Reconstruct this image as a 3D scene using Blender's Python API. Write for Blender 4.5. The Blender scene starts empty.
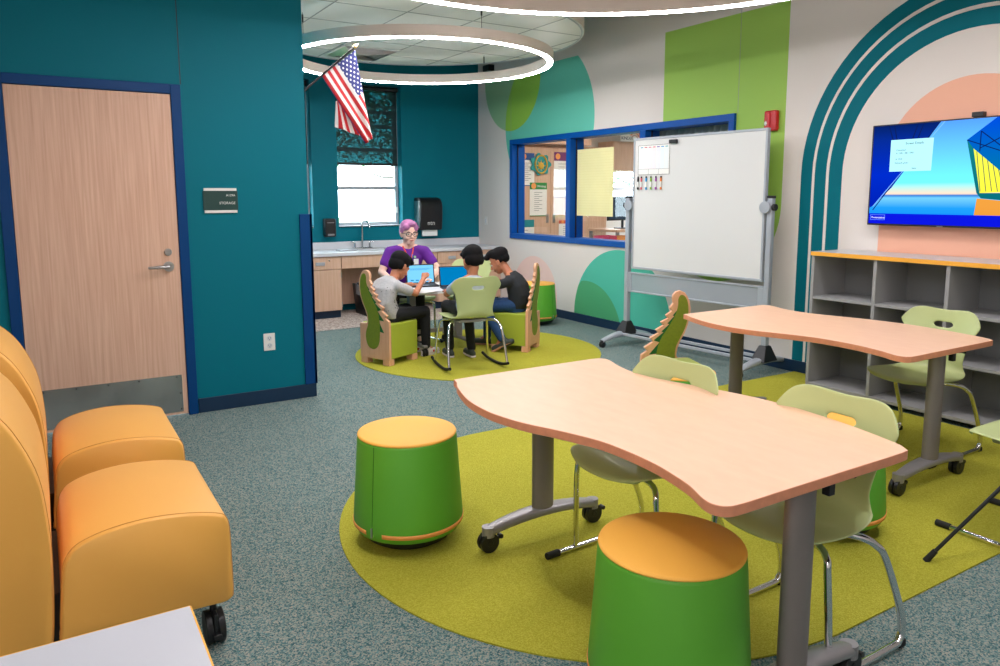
import bpy, bmesh, math, random
from mathutils import Vector, Matrix
random.seed(7)
PI = math.pi
scene = bpy.context.scene
COL = scene.collection

# ------------------------------------------------------------------ camera
cam_data = bpy.data.cameras.new('camera')
cam_data.sensor_width = 36.0
cam_data.lens = 744.99 / 1000 * 36
cam_data.shift_y = -(333 - 295.385) / 1000
cam_data.clip_start = 0.05
cam = bpy.data.objects.new('camera', cam_data)
COL.objects.link(cam)
R_ = Vector((0.85089, -0.52534, -0.0019)); U_ = Vector((0.0714, 0.11207, 0.99113)); F_ = Vector((0.52047, 0.84348, -0.13287))
cam.matrix_world = Matrix(((R_.x, U_.x, -F_.x, 0), (R_.y, U_.y, -F_.y, 0), (R_.z, U_.z, -F_.z, 1.48), (0, 0, 0, 1)))
scene.camera = cam
# ------------------------------------------------------------------ world, exposure
w = bpy.data.worlds.new('world'); scene.world = w; w.use_nodes = True
w.node_tree.nodes['Background'].inputs[0].default_value = (0.80, 0.92, 1.0, 1)
w.node_tree.nodes['Background'].inputs[1].default_value = 9.0
scene.view_settings.view_transform = 'Standard'
scene.view_settings.look = 'None'
scene.view_settings.exposure = 0.32
scene.view_settings.gamma = 1.0
scene.view_settings.use_curve_mapping = False
RING = 66.0      # strength of the ring lamps
# ------------------------------------------------------------------ materials
MATS = {}
def lin(c):
    return tuple(((x / 255) / 12.92 if x / 255 <= 0.04045 else ((x / 255 + 0.055) / 1.055) ** 2.4) for x in c)
def mat(name, rgb, rough=0.5, metal=0.0, spec=0.5, noise=None, bump=None, emit=None, coat=0.0, sheen=0.0):
    """principled material; noise=(scale, amount, (sx,sy,sz)) mottles the colour, bump=(scale, strength)"""
    m = bpy.data.materials.new(name); m.use_nodes = True
    nt = m.node_tree; b = nt.nodes['Principled BSDF']
    c = lin(rgb) + (1,)
    b.inputs['Base Color'].default_value = c
    b.inputs['Roughness'].default_value = rough
    b.inputs['Metallic'].default_value = metal
    b.inputs['Specular IOR Level'].default_value = spec
    b.inputs['Coat Weight'].default_value = coat
    b.inputs['Sheen Weight'].default_value = sheen
    tc = None
    if noise or bump:
        tc = nt.nodes.new('ShaderNodeTexCoord')
    if noise:
        mp = nt.nodes.new('ShaderNodeMapping'); mp.inputs['Scale'].default_value = noise[2] if len(noise) > 2 else (1, 1, 1)
        nt.links.new(tc.outputs['Object'], mp.inputs[0])
        n = nt.nodes.new('ShaderNodeTexNoise'); n.inputs['Scale'].default_value = noise[0]; n.inputs['Detail'].default_value = 5
        nt.links.new(mp.outputs[0], n.inputs['Vector'])
        r = nt.nodes.new('ShaderNodeValToRGB')
        a = noise[1]
        r.color_ramp.elements[0].position = 0.3; r.color_ramp.elements[1].position = 0.7
        r.color_ramp.elements[0].color = tuple(max(0, x * (1 - a)) for x in c[:3]) + (1,)
        r.color_ramp.elements[1].color = tuple(min(1, x * (1 + a)) for x in c[:3]) + (1,)
        nt.links.new(n.outputs['Fac'], r.inputs[0]); nt.links.new(r.outputs[0], b.inputs['Base Color'])
    if bump:
        n2 = nt.nodes.new('ShaderNodeTexNoise'); n2.inputs['Scale'].default_value = bump[0]; n2.inputs['Detail'].default_value = 3
        nt.links.new(tc.outputs['Object'], n2.inputs['Vector'])
        bp = nt.nodes.new('ShaderNodeBump'); bp.inputs['Strength'].default_value = bump[1]; bp.inputs['Distance'].default_value = 0.002
        nt.links.new(n2.outputs['Fac'], bp.inputs['Height']); nt.links.new(bp.outputs[0], b.inputs['Normal'])
    if emit:
        b.inputs['Emission Color'].default_value = lin(emit[0]) + (1,)
        b.inputs['Emission Strength'].default_value = emit[1]
    MATS[name] = m
    return m

def carpet(name, cols, scale):
    m = bpy.data.materials.new(name); m.use_nodes = True
    nt = m.node_tree; b = nt.nodes['Principled BSDF']
    b.inputs['Roughness'].default_value = 0.95; b.inputs['Specular IOR Level'].default_value = 0.15
    tc = nt.nodes.new('ShaderNodeTexCoord')
    n = nt.nodes.new('ShaderNodeTexVoronoi'); n.inputs['Scale'].default_value = scale
    nz = nt.nodes.new('ShaderNodeTexNoise'); nz.inputs['Scale'].default_value = scale * .30; nz.inputs['Detail'].default_value = 3
    nt.links.new(tc.outputs['Object'], n.inputs['Vector']); nt.links.new(tc.outputs['Object'], nz.inputs['Vector'])
    sp = nt.nodes.new('ShaderNodeSeparateColor'); nt.links.new(n.outputs['Color'], sp.inputs[0])
    mm = nt.nodes.new('ShaderNodeMix'); mm.inputs[0].default_value = .35; nt.links.new(sp.outputs[0], mm.inputs[2]); nt.links.new(nz.outputs['Fac'], mm.inputs[3])
    r = nt.nodes.new('ShaderNodeValToRGB'); e = r.color_ramp.elements
    for i, (p, c) in enumerate(cols):
        if i < 2: el = e[i]; el.position = p
        else: el = e.new(p)
        el.color = lin(c) + (1,)
    nt.links.new(mm.outputs[0], r.inputs[0])
    n3 = nt.nodes.new('ShaderNodeTexNoise'); n3.inputs['Scale'].default_value = 2.2; n3.inputs['Detail'].default_value = 3
    nt.links.new(tc.outputs['Object'], n3.inputs['Vector'])
    mr = nt.nodes.new('ShaderNodeMapRange'); mr.inputs['To Min'].default_value = 0.93; mr.inputs['To Max'].default_value = 1.07
    nt.links.new(n3.outputs['Fac'], mr.inputs[0])
    hs = nt.nodes.new('ShaderNodeHueSaturation'); nt.links.new(mr.outputs[0], hs.inputs['Value'])
    nt.links.new(r.outputs[0], hs.inputs['Color']); nt.links.new(hs.outputs[0], b.inputs['Base Color'])
    bp = nt.nodes.new('ShaderNodeBump'); bp.inputs['Strength'].default_value = 0.5; bp.inputs['Distance'].default_value = 0.004
    nt.links.new(n.outputs['Distance'], bp.inputs['Height']); nt.links.new(bp.outputs[0], b.inputs['Normal'])
    MATS[name] = m
    return m

def wood(name, c1, c2, axis_scale, rough=0.45, fine=60):
    m = bpy.data.materials.new(name); m.use_nodes = True
    nt = m.node_tree; b = nt.nodes['Principled BSDF']; b.inputs['Roughness'].default_value = rough
    b.inputs['Specular IOR Level'].default_value = 0.4
    tc = nt.nodes.new('ShaderNodeTexCoord'); mp = nt.nodes.new('ShaderNodeMapping'); mp.inputs['Scale'].default_value = axis_scale
    nt.links.new(tc.outputs['Object'], mp.inputs[0])
    n = nt.nodes.new('ShaderNodeTexNoise'); n.inputs['Scale'].default_value = fine; n.inputs['Detail'].default_value = 6; n.inputs['Distortion'].default_value = 0.3
    nt.links.new(mp.outputs[0], n.inputs['Vector'])
    r = nt.nodes.new('ShaderNodeValToRGB'); r.color_ramp.elements[0].position = 0.25; r.color_ramp.elements[1].position = 0.75
    r.color_ramp.elements[0].color = lin(c1) + (1,); r.color_ramp.elements[1].color = lin(c2) + (1,)
    nt.links.new(n.outputs['Fac'], r.inputs[0]); nt.links.new(r.outputs[0], b.inputs['Base Color'])
    MATS[name] = m
    return m

def emitter(name, rgb, s):
    m = bpy.data.materials.new(name); m.use_nodes = True; nt = m.node_tree
    nt.nodes.remove(nt.nodes['Principled BSDF'])
    e = nt.nodes.new('ShaderNodeEmission'); e.inputs[0].default_value = lin(rgb) + (1,); e.inputs[1].default_value = s
    nt.links.new(e.outputs[0], nt.nodes['Material Output'].inputs[0]); MATS[name] = m
    return m

def glass(name, tint=(1, 1, 1), refl=1.0):
    m = bpy.data.materials.new(name); m.use_nodes = True; nt = m.node_tree
    nt.nodes.remove(nt.nodes['Principled BSDF'])
    t = nt.nodes.new('ShaderNodeBsdfTransparent'); t.inputs[0].default_value = tint + (1,)
    g = nt.nodes.new('ShaderNodeBsdfGlossy'); g.inputs['Roughness'].default_value = 0.01
    f = nt.nodes.new('ShaderNodeLayerWeight'); f.inputs[0].default_value = 0.5
    pw = nt.nodes.new('ShaderNodeMath'); pw.operation = 'POWER'; pw.inputs[1].default_value = 5.0; nt.links.new(f.outputs['Facing'], pw.inputs[0])
    mu = nt.nodes.new('ShaderNodeMath'); mu.operation = 'MULTIPLY_ADD'; mu.inputs[1].default_value = .9; mu.inputs[2].default_value = .075 * refl
    nt.links.new(pw.outputs[0], mu.inputs[0])
    mx = nt.nodes.new('ShaderNodeMixShader')
    nt.links.new(mu.outputs[0], mx.inputs[0]); nt.links.new(t.outputs[0], mx.inputs[1]); nt.links.new(g.outputs[0], mx.inputs[2])
    nt.links.new(mx.outputs[0], nt.nodes['Material Output'].inputs[0]); MATS[name] = m
    return m

def screen_mesh(name, rgb, hole, tint=(1, 1, 1)):
    """woven or perforated sheet: part of it lets light straight through"""
    m = bpy.data.materials.new(name); m.use_nodes = True; nt = m.node_tree
    b = nt.nodes['Principled BSDF']; b.inputs['Base Color'].default_value = lin(rgb) + (1,); b.inputs['Roughness'].default_value = 0.6
    t = nt.nodes.new('ShaderNodeBsdfTransparent'); t.inputs[0].default_value = tint + (1,); mx = nt.nodes.new('ShaderNodeMixShader'); mx.inputs[0].default_value = hole
    nt.links.new(b.outputs[0], mx.inputs[1]); nt.links.new(t.outputs[0], mx.inputs[2])
    nt.links.new(mx.outputs[0], nt.nodes['Material Output'].inputs[0]); MATS[name] = m
    return m

mat('teal_paint', (0, 112, 128), 0.55, spec=.15, bump=(220, 0.08))
mat('white_paint', (228, 220, 213), 0.6, bump=(220, 0.08))
mat('stripe_green', (158, 200, 84), 0.6); mat('circle_teal', (104, 202, 180), 0.6); mat('leaf_lime', (152, 202, 76), 0.6)
mat('leaf_pale', (152, 196, 150), 0.6); mat('pink_paint', (238, 178, 150), 0.6); mat('pale_pink_paint', (240, 205, 194), 0.6)
mat('arch_teal', (0, 108, 122), 0.6, spec=.15); mat('green_teal', (76, 190, 164), 0.6); mat('deep_green', (72, 164, 112), 0.6)
mat('navy', (0, 62, 120), 0.45, spec=.2); mat('navy_base', (8, 44, 74), 0.45); mat('royal_blue', (0, 80, 164), 0.45, spec=.2)
mat('ceiling_white', (205, 205, 200), 0.8); mat('ceiling_dark', (58, 60, 64), 0.9); mat('tile_white', (225, 226, 222), 0.8, bump=(160, 0.3)); mat('ring_body', (226, 212, 200), 0.5)
mat('gridline', (150, 152, 152), 0.7)
emitter('ring_glow', (254, 249, 252), RING)
carpet('carpet_blue', [(0.20, (50, 88, 96)), (0.38, (86, 118, 118)), (0.50, (116, 138, 134)), (0.64, (162, 158, 146)), (0.74, (138, 150, 142)), (0.84, (86, 132, 136))], 210)
carpet('carpet_green', [(0.2, (162, 158, 44)), (0.8, (188, 184, 70))], 260)
carpet('vinyl_floor', [(0.30, (168, 152, 142)), (0.5, (214, 206, 198)), (0.62, (134, 120, 112)), (0.74, (204, 194, 186))], 60)
wood('door_wood', (212, 166, 140), (234, 196, 170), (9, 9, 0.25), 0.5, 9)
wood('cabinet_wood', (206, 166, 138), (222, 186, 160), (6, 6, 0.3), 0.5, 8)
wood('table_maple', (232, 186, 152), (237, 194, 161), (3, 1, 1), 0.42, 9)
mat('table_edge', (222, 148, 112), 0.45, noise=(40, 0.06))
wood('croc_wood', (218, 160, 122), (232, 180, 142), (8, 8, 1), 0.5, 5)
mat('croc_green', (122, 136, 30), 0.6, noise=(60, 0.1)); mat('croc_dark', (18, 98, 40), 0.6)
mat('seat_vinyl', (166, 180, 56), 0.42, bump=(300, 0.05))
mat('yellow_vinyl', (240, 176, 80), 0.5, bump=(350, 0.12), sheen=0.1); mat('seam', (206, 140, 52), 0.6)
mat('stool_green', (92, 172, 46), 0.5, bump=(350, 0.08)); mat('stool_yellow', (250, 184, 74), 0.6, bump=(350, 0.1)); mat('stool_orange', (240, 160, 84), 0.6)
mat('stool_seam', (40, 112, 24), 0.6)
mat('black_plastic', (22, 22, 24), 0.4); mat('black_rubber', (16, 16, 17), 0.65)
mat('grey_metal', (150, 147, 148), 0.36, 0.4); mat('dark_column', (132, 124, 120), 0.42, 0.25); mat('chrome', (225, 225, 228), 0.12, 1.0)
mat('steel', (190, 190, 190), 0.3, 1.0, noise=(5, 0.12, (1, 1, 6)))
mat('brushed', (196, 194, 192), 0.27, 0.9, noise=(3, 0.25, (1.5, 1, 1)))
mat('chair_shell', (192, 204, 142), 0.38, coat=0.1)
mat('white_laminate', (214, 216, 220), 0.4); mat('desk_white', (200, 202, 208), .4); mat('orange_edge', (244, 176, 60), 0.5)
mat('shelf_grey', (156, 156, 156), 0.5); mat('shelf_in', (128, 130, 131), 0.55); mat('shelf_top', (206, 204, 202), 0.3)
mat('wb_frame', (176, 182, 190), 0.4, 0.2); mat('wb_white', (226, 226, 224), 0.25)
mat('red_plastic', (196, 24, 32), 0.35); mat('white_plastic', (235, 233, 228), 0.4); mat('sign_green', (20, 62, 58), 0.5)
mat('alu', (178, 184, 190), 0.4, 0.3); mat('paper', (240, 240, 236), 0.7); mat('yellow_paper', (244, 236, 176), 0.7, noise=(3, 0.04))
glass('pane_glass'); glass('window_glass', (0.9, 0.97, 0.97), 0.6)
screen_mesh('shade_mesh', (16, 52, 56), 0.16, (.22, .80, .85)); screen_mesh('perforated', (176, 184, 192), 0.36); screen_mesh('bin_liner', (200, 204, 208), 0.45)
mat('curtain', (176, 192, 190), 0.8); mat('leaf', (48, 92, 40), 0.7); mat('bark', (80, 62, 48), 0.8); mat('grass', (80, 120, 50), 0.9)

# ------------------------------------------------------------------ mesh helpers
class MB:
    def __init__(s): s.v = []; s.f = []; s.m = []
    def add(s, vs, fs, mi=0, M=None):
        o = len(s.v)
        s.v += [tuple(M @ Vector(p)) for p in vs] if M is not None else [tuple(p) for p in vs]
        s.f += [tuple(i + o for i in f) for f in fs]; s.m += [mi] * len(fs)
        return s
    def box(s, x0, x1, y0, y1, z0, z1, mi=0, M=None):
        v = [(x0, y0, z0), (x1, y0, z0), (x1, y1, z0), (x0, y1, z0), (x0, y0, z1), (x1, y0, z1), (x1, y1, z1), (x0, y1, z1)]
        return s.add(v, [(0, 3, 2, 1), (4, 5, 6, 7), (0, 1, 5, 4), (1, 2, 6, 5), (2, 3, 7, 6), (3, 0, 4, 7)], mi, M)
    def tube(s, pts, r, n=10, mi=0, M=None, caps=True, closed=False):
        pts = [Vector(p) for p in pts]; N = len(pts)
        rs = r if isinstance(r, (list, tuple)) else [r] * N
        T = []
        for i in range(N):
            a = pts[(i - 1) % N] if (i > 0 or closed) else pts[i]; b = pts[(i + 1) % N] if (i < N - 1 or closed) else pts[i]
            T.append((b - a).normalized())
        ref = Vector((0, 0, 1)) if abs(T[0].z) < 0.9 else Vector((1, 0, 0))
        u = T[0].cross(ref).normalized(); vs = []
        for i in range(N):
            u = (u - T[i] * u.dot(T[i])).normalized(); w_ = T[i].cross(u)
            for k in range(n):
                a = 2 * PI * k / n
                vs.append(pts[i] + (u * math.cos(a) + w_ * math.sin(a)) * rs[i])
        fs = []
        for i in range(N if closed else N - 1):
            for k in range(n):
                a, b = i * n + k, i * n + (k + 1) % n; j = (i + 1) % N
                fs.append((a, b, j * n + (k + 1) % n, j * n + k))
        if caps and not closed:
            fs.append(tuple(range(n - 1, -1, -1))); fs.append(tuple((N - 1) * n + k for k in range(n)))
        return s.add(vs, fs, mi, M)
    def cyl(s, a, b, r, r2=None, n=24, mi=0, M=None):
        return s.tube([a, b], [r, r if r2 is None else r2], n, mi, M)
    def lathe(s, prof, n=48, c=(0, 0, 0), mi=0, M=None, caps=True):
        vs = []; fs = []; K = len(prof)
        for (r, z) in prof:
            for k in range(n):
                a = 2 * PI * k / n; vs.append((c[0] + r * math.cos(a), c[1] + r * math.sin(a), c[2] + z))
        for i in range(K - 1):
            for k in range(n):
                fs.append((i * n + k, i * n + (k + 1) % n, (i + 1) * n + (k + 1) % n, (i + 1) * n + k))
        if caps and prof[0][0] > 1e-6: fs.append(tuple(range(n - 1, -1, -1)))
        if caps and prof[-1][0] > 1e-6: fs.append(tuple((K - 1) * n + k for k in range(n)))
        return s.add(vs, fs, mi, M)
    def prism(s, poly, z0, z1, mi=0, M=None, side=None):
        n = len(poly)
        vs = [(p[0], p[1], z0) for p in poly] + [(p[0], p[1], z1) for p in poly]
        s.add(vs, [tuple(range(n - 1, -1, -1)), tuple(range(n, 2 * n))], mi, M)
        o = len(s.v) - 2 * n
        for k in range(n):
            s.f.append((o + k, o + (k + 1) % n, o + n + (k + 1) % n, o + n + k)); s.m.append(mi if side is None else side)
        return s
    def sphere(s, c, r, mi=0, M=None, nu=20, nv=12):
        if not isinstance(r, (tuple, list)): r = (r, r, r)
        vs = [(c[0], c[1], c[2] - r[2])]; fs = []
        for j in range(1, nv):
            t = PI * j / nv
            for k in range(nu):
                a = 2 * PI * k / nu
                vs.append((c[0] + r[0] * math.sin(t) * math.cos(a), c[1] + r[1] * math.sin(t) * math.sin(a), c[2] - r[2] * math.cos(t)))
        vs.append((c[0], c[1], c[2] + r[2])); L = len(vs) - 1
        for k in range(nu): fs.append((0, 1 + (k + 1) % nu, 1 + k))
        for j in range(nv - 2):
            for k in range(nu):
                a = 1 + j * nu + k; b = 1 + j * nu + (k + 1) % nu; fs.append((a, b, b + nu, a + nu))
        for k in range(nu): fs.append((L, 1 + (nv - 2) * nu + k, 1 + (nv - 2) * nu + (k + 1) % nu))
        return s.add(vs, fs, mi, M)
    def grid(s, fn, nu, nv, mi=0, M=None, skip=None):
        vs = [fn(i / nu, j / nv) for j in range(nv + 1) for i in range(nu + 1)]; fs = []
        for j in range(nv):
            for i in range(nu):
                if skip and skip(i, j): continue
                a = j * (nu + 1) + i; fs.append((a, a + 1, a + nu + 2, a + nu + 1))
        return s.add(vs, fs, mi, M)
    def build(s, name, mats, parent=None, bevel=0, seg=2, sub=0, sharp=38, solid=0, smooth=True, M=None, kind=None, remesh=0, relax=0):
        me = bpy.data.meshes.new(name)
        me.from_pydata(s.v, [], s.f); me.update()
        if not isinstance(mats, (list, tuple)): mats = [mats]
        for m in mats: me.materials.append(MATS[m] if isinstance(m, str) else m)
        for p, mi in zip(me.polygons, s.m): p.material_index = mi
        if not remesh:
            bm = bmesh.new(); bm.from_mesh(me); bmesh.ops.recalc_face_normals(bm, faces=bm.faces); bm.to_mesh(me); bm.free()
        if smooth:
            for p in me.polygons: p.use_smooth = True
            if sharp and not bevel and not remesh: me.set_sharp_from_angle(angle=math.radians(sharp))
        o = bpy.data.objects.new(name, me); COL.objects.link(o)
        if parent: o.parent = parent
        if M is not None: o.matrix_basis = M
        if solid:
            d = o.modifiers.new('thickness', 'SOLIDIFY'); d.thickness = solid; d.offset = 0
        if remesh:
            d = o.modifiers.new('remesh', 'REMESH'); d.mode = 'VOXEL'; d.voxel_size = remesh; d.use_smooth_shade = True
            if relax:
                d = o.modifiers.new('relax', 'SMOOTH'); d.iterations = relax; d.factor = 0.5
        if bevel:
            d = o.modifiers.new('bevel', 'BEVEL'); d.width = bevel; d.segments = seg; d.limit_method = 'ANGLE'; d.angle_limit = math.radians(38)
            d.harden_normals = True
        if sub:
            d = o.modifiers.new('subdivide', 'SUBSURF'); d.levels = sub; d.render_levels = sub
        if kind: o['kind'] = kind
        return o

def tag(o, label=None, cat=None, group=None, kind=None):
    if label: o['label'] = label
    if cat: o['category'] = cat
    if group: o['group'] = group
    if kind: o['kind'] = kind
    return o
def thing(name, label, cat, loc=(0, 0, 0), rz=0, group=None):
    o = bpy.data.objects.new(name, None); COL.objects.link(o)
    o.empty_display_size = 0.1; o.location = loc; o.rotation_euler = (0, 0, rz)
    return tag(o, label, cat, group)
def dup(root, loc, rz, label, group=None):
    r = root.copy(); COL.objects.link(r); r.location = loc; r.rotation_euler = (0, 0, rz); r['label'] = label
    if group: r['group'] = group
    for ch in list(root.children):
        c = ch.copy(); COL.objects.link(c); c.parent = r
        for g in list(ch.children):
            d = g.copy(); COL.objects.link(d); d.parent = c
    return r
def text(s, size, m, parent, M, name='lettering', ax='LEFT', ext=0.0004):
    c = bpy.data.curves.new(name, 'FONT'); c.body = s; c.size = size; c.align_x = ax; c.extrude = ext
    c.materials.append(MATS[m]); tmp = bpy.data.objects.new('tmp', c); COL.objects.link(tmp)
    bpy.context.view_layer.update()
    me = bpy.data.meshes.new_from_object(tmp.evaluated_get(bpy.context.evaluated_depsgraph_get()))
    bpy.data.objects.remove(tmp); bpy.data.curves.remove(c)
    o = bpy.data.objects.new(name, me); COL.objects.link(o); o.parent = parent
    o.matrix_basis = M
    return o
def arc(cx, cy, r, a0, a1, n=16, ry=None):
    ry = r if ry is None else ry
    return [(cx + r * math.cos(math.radians(a0 + (a1 - a0) * i / n)), cy + ry * math.sin(math.radians(a0 + (a1 - a0) * i / n))) for i in range(n + 1)]
def catmull(pts, k=6, closed=True):
    out = []; n = len(pts)
    rng = range(n) if closed else range(n - 1)
    for i in rng:
        g = (lambda j: pts[j % n]) if closed else (lambda j: pts[max(0, min(n - 1, j))])
        p0, p1, p2, p3 = [Vector(g(i + d)) for d in (-1, 0, 1, 2)]
        for t in range(k):
            t /= k
            out.append(tuple(0.5 * ((2 * p1) + (p2 - p0) * t + (2 * p0 - 5 * p1 + 4 * p2 - p3) * t * t + (3 * p1 - p0 - 3 * p2 + p3) * t ** 3)))
    if not closed: out.append(tuple(pts[-1]))
    return out

XR, YD, YF, XC = 5.35, 5.33, 9.24, 1.665    # right wall, door wall, sink wall, corner of the door wall
CEIL = 3.75
# Matrix that maps (a, b, c) -> on the right wall: a = -Y direction to the right, b = up, c = out of the wall
def on_right(x): return Matrix(((0, 0, -1, x), (-1, 0, 0, 0), (0, 1, 0, 0), (0, 0, 0, 1)))      # local (-Y, z, out)
def facing_y(y): return Matrix(((1, 0, 0, 0), (0, 0, -1, y), (0, 1, 0, 0), (0, 0, 0, 1)))        # local (X, z, out toward -Y)

# ================================================================== ROOM
MB().box(-2.6, 9.6, -2.6, 11.0, -0.12, 0).build('floor', 'carpet_blue', kind='structure', smooth=False)
MB().box(XC, XR, 7.93, YF, 0.0, 0.004).build('floor_vinyl', 'vinyl_floor', kind='structure', smooth=False)
MB().box(-2.6, XR + .15, -2.6, YF + .2, CEIL, CEIL + 0.1).build('ceiling', 'ceiling_dark', kind='structure', smooth=False)
# green carpet insets
poly = arc(2.275, 2.655, 1.30, 258, 104, 40, 1.262)
poly = [(4.92, 1.40)] + [(2.2, 1.40)] + poly + [(2.2, 3.915), (5.345, 3.925), (5.345, 3.53), (4.95, 3.5)]
r1 = MB().prism(poly, 0.0, 0.006).build('rug', 'carpet_green', smooth=False)
tag(r1, 'large lime green carpet with rounded end under the two maple tables', 'rug')
r2 = MB().prism(arc(3.504, 6.068, 1.162, 0, 360, 72)[:-1], 0.0, 0.006).build('rug', 'carpet_green', smooth=False)
tag(r2, 'round lime green carpet under the group at the white table', 'rug')
# walls
b = MB()                                    # block with the storage door
b.box(-2.6, -0.13, YD, YD + .15, 0, CEIL).box(0.79, XC, YD, YD + .15, 0, CEIL).box(-0.13, 0.79, YD, YD + .15, 2.135, CEIL)
b.box(XC - .15, XC, YD + .15, YF, 0, CEIL)
wl = b.build('wall_left', 'teal_paint', kind='structure', smooth=False)
MB().box(-0.16, -0.157, YD - .002, YD, 2.2, CEIL).box(0.848, 0.853, YD - .002, YD, 2.2, CEIL).build('panel_joint', 'black_plastic', wl, smooth=False)
W1 = (3.28, 4.17, 1.09, 2.90); W2 = (1.95, 2.95, 1.09, 2.90)
b = MB()
b.box(XC - .15, XR + .15, YF, YF + .22, 0, W1[2]).box(XC - .15, XR + .15, YF, YF + .22, W1[3], CEIL)
for x0, x1 in ((XC - .15, W2[0]), (W2[1], W1[0]), (W1[1], XR + .15)): b.box(x0, x1, YF, YF + .22, W1[2], W1[3])
b.build('wall_back', 'teal_paint', kind='structure', smooth=False)
IW = (4.66, 8.38, 0.92, 2.20)               # window between the two rooms
b = MB()
b.box(XR, XR + .15, -2.6, IW[0], 0, CEIL).box(XR, XR + .15, IW[1], YF, 0, CEIL).box(XR, XR + .15, IW[0], IW[1], 0, IW[2]).box(XR, XR + .15, IW[0], IW[1], IW[3], CEIL)
wr = b.build('wall_right', 'white_paint', kind='structure', smooth=False)
MB().box(-2.7, XR + .15, -2.72, -2.6, 0, CEIL).build('wall_front', 'white_paint', kind='structure', smooth=False)
MB().box(-2.72, -2.6, -2.6, YD + .15, 0, CEIL).build('wall_side', 'white_paint', kind='structure', smooth=False)
# painted shapes on the right wall (in -Y, z)
mu = MB()
def shape(pts, mi, lift):
    mu.prism([(-y, z) for y, z in pts], 0, lift, mi, on_right(XR))
TOPZ = 3.055
def clip(pts, ax, v, keep):          # keep = +1: the part above v, -1: below
    out = []; n = len(pts)
    for k in range(n):
        p, q = pts[k], pts[(k + 1) % n]; a, c = (p[ax] - v) * keep, (q[ax] - v) * keep
        if a >= 0: out.append(p)
        if a * c < 0:
            t_ = a / (a - c); out.append((p[0] + (q[0] - p[0]) * t_, p[1] + (q[1] - p[1]) * t_))
    return out
def around(pts, mi, lift):           # the shape, leaving the window opening free
    for sub in (clip(pts, 1, IW[3], 1), clip(clip(clip(pts, 1, IW[3], -1), 1, IW[2], 1), 0, IW[1], 1), clip(clip(clip(pts, 1, IW[3], -1), 1, IW[2], 1), 0, IW[0], -1), clip(pts, 1, IW[2], -1)):
        if len(sub) > 2: shape(sub, mi, lift)
around([(5.58, TOPZ)] + [(4.8625 + 0.7175 * math.cos(math.radians(a)), 1.40 - .7175 * math.sin(math.radians(a))) for a in range(0, 181, 6)] + [(4.145, TOPZ)], 0, .0012)
circ = lambda c, z, r: [(c + r * math.cos(math.radians(a)), z + r * math.sin(math.radians(a))) for a in range(0, 360, 4)]
big = clip(circ(7.59, 2.36, .93), 1, TOPZ, -1)
around(big, 1, .0010)
leafc, leafr = (8.38, 2.98), .665
lf = clip(circ(leafc[0], leafc[1], leafr), 1, TOPZ, -1)
shape(lf, 3, .0006)
inter = lf                            # leaf and circle overlap: clip one convex outline by the other
cb = circ(7.59, 2.36, .93)
for k in range(len(cb)):
    p, q = cb[k], cb[(k + 1) % len(cb)]; ex, ez = q[0] - p[0], q[1] - p[1]
    side = lambda r: ex * (r[1] - p[1]) - ez * (r[0] - p[0])
    out = []
    for m_ in range(len(inter)):
        a_, c_ = inter[m_], inter[(m_ + 1) % len(inter)]; sa, sc = side(a_), side(c_)
        if sa >= 0: out.append(a_)
        if sa * sc < 0: t_ = sa / (sa - sc); out.append((a_[0] + (c_[0] - a_[0]) * t_, a_[1] + (c_[1] - a_[1]) * t_))
    inter = out
shape(inter, 2, .0016)
pk = [(7.34, .1)] + [(7.835 + .495 * math.cos(math.radians(a)) * -1, .22 + .495 * math.sin(math.radians(a))) for a in range(0, 181, 6)] + [(8.33, .1)]
shape(pk, 5, .001)
shape([(6.19 - .80 * math.cos(math.radians(a)), .1 + .79 * math.sin(math.radians(a))) for a in range(0, 181, 5)], 6, .001)
g2 = [p for p in clip(circ(6.75, -.12, .62), 1, .1, 1)]
out = []
for p in g2:
    if ((p[0] - 6.19) / .80) ** 2 + ((p[1] - .1) / .79) ** 2 <= 1.0: out.append(p)
out += [(6.19 + .80 * math.cos(math.radians(a)), .1 + .79 * math.sin(math.radians(a))) for a in range(0, 60, 5) if (6.19 + .80 * math.cos(math.radians(a)) - 6.75) ** 2 + (.1 + .79 * math.sin(math.radians(a)) + .12) ** 2 <= .62 ** 2]
cxx = sum(p[0] for p in out) / len(out); czz = sum(p[1] for p in out) / len(out); out.sort(key=lambda p: math.atan2(p[1] - czz, p[0] - cxx))
shape(out, 8, .0015)
for ro, ri in ((1.305, 1.203), (1.178, 1.077), (1.051, .937)):
    Yc, Zc = 2.66, 1.64
    n = 40
    for i in range(n):
        a0, a1 = math.radians(180 * i / n), math.radians(180 * (i + 1) / n)
        q = [(Yc + ro * math.cos(a0), Zc + ro * math.sin(a0)), (Yc + ro * math.cos(a1), Zc + ro * math.sin(a1)), (Yc + ri * math.cos(a1), Zc + ri * math.sin(a1)), (Yc + ri * math.cos(a0), Zc + ri * math.sin(a0))]
        shape(q, 7, .001)
    for s in (1, -1): shape([(Yc + s * ro, .1), (Yc + s * ro, Zc), (Yc + s * ri, Zc), (Yc + s * ri, .1)], 7, .001)
Yc, Zc, r = 2.66, 1.66, .61
shape([(Yc + r, .1)] + [(Yc + r * math.cos(math.radians(a)), Zc + r * math.sin(math.radians(a))) for a in range(0, 181, 5)] + [(Yc - r, .1)], 4, .001)
mu.build('painted_shapes', ['stripe_green', 'circle_teal', 'leaf_lime', 'leaf_pale', 'pink_paint', 'pale_pink_paint', 'green_teal', 'arch_teal', 'deep_green'], wr, smooth=False)
MB().box(XR - .002, XR, 8.386, 8.39, 2.2, TOPZ).box(XR - .002, XR, 4.644, 4.648, 2.2, CEIL).build('wall_joint', 'gridline', wr, smooth=False)
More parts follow.
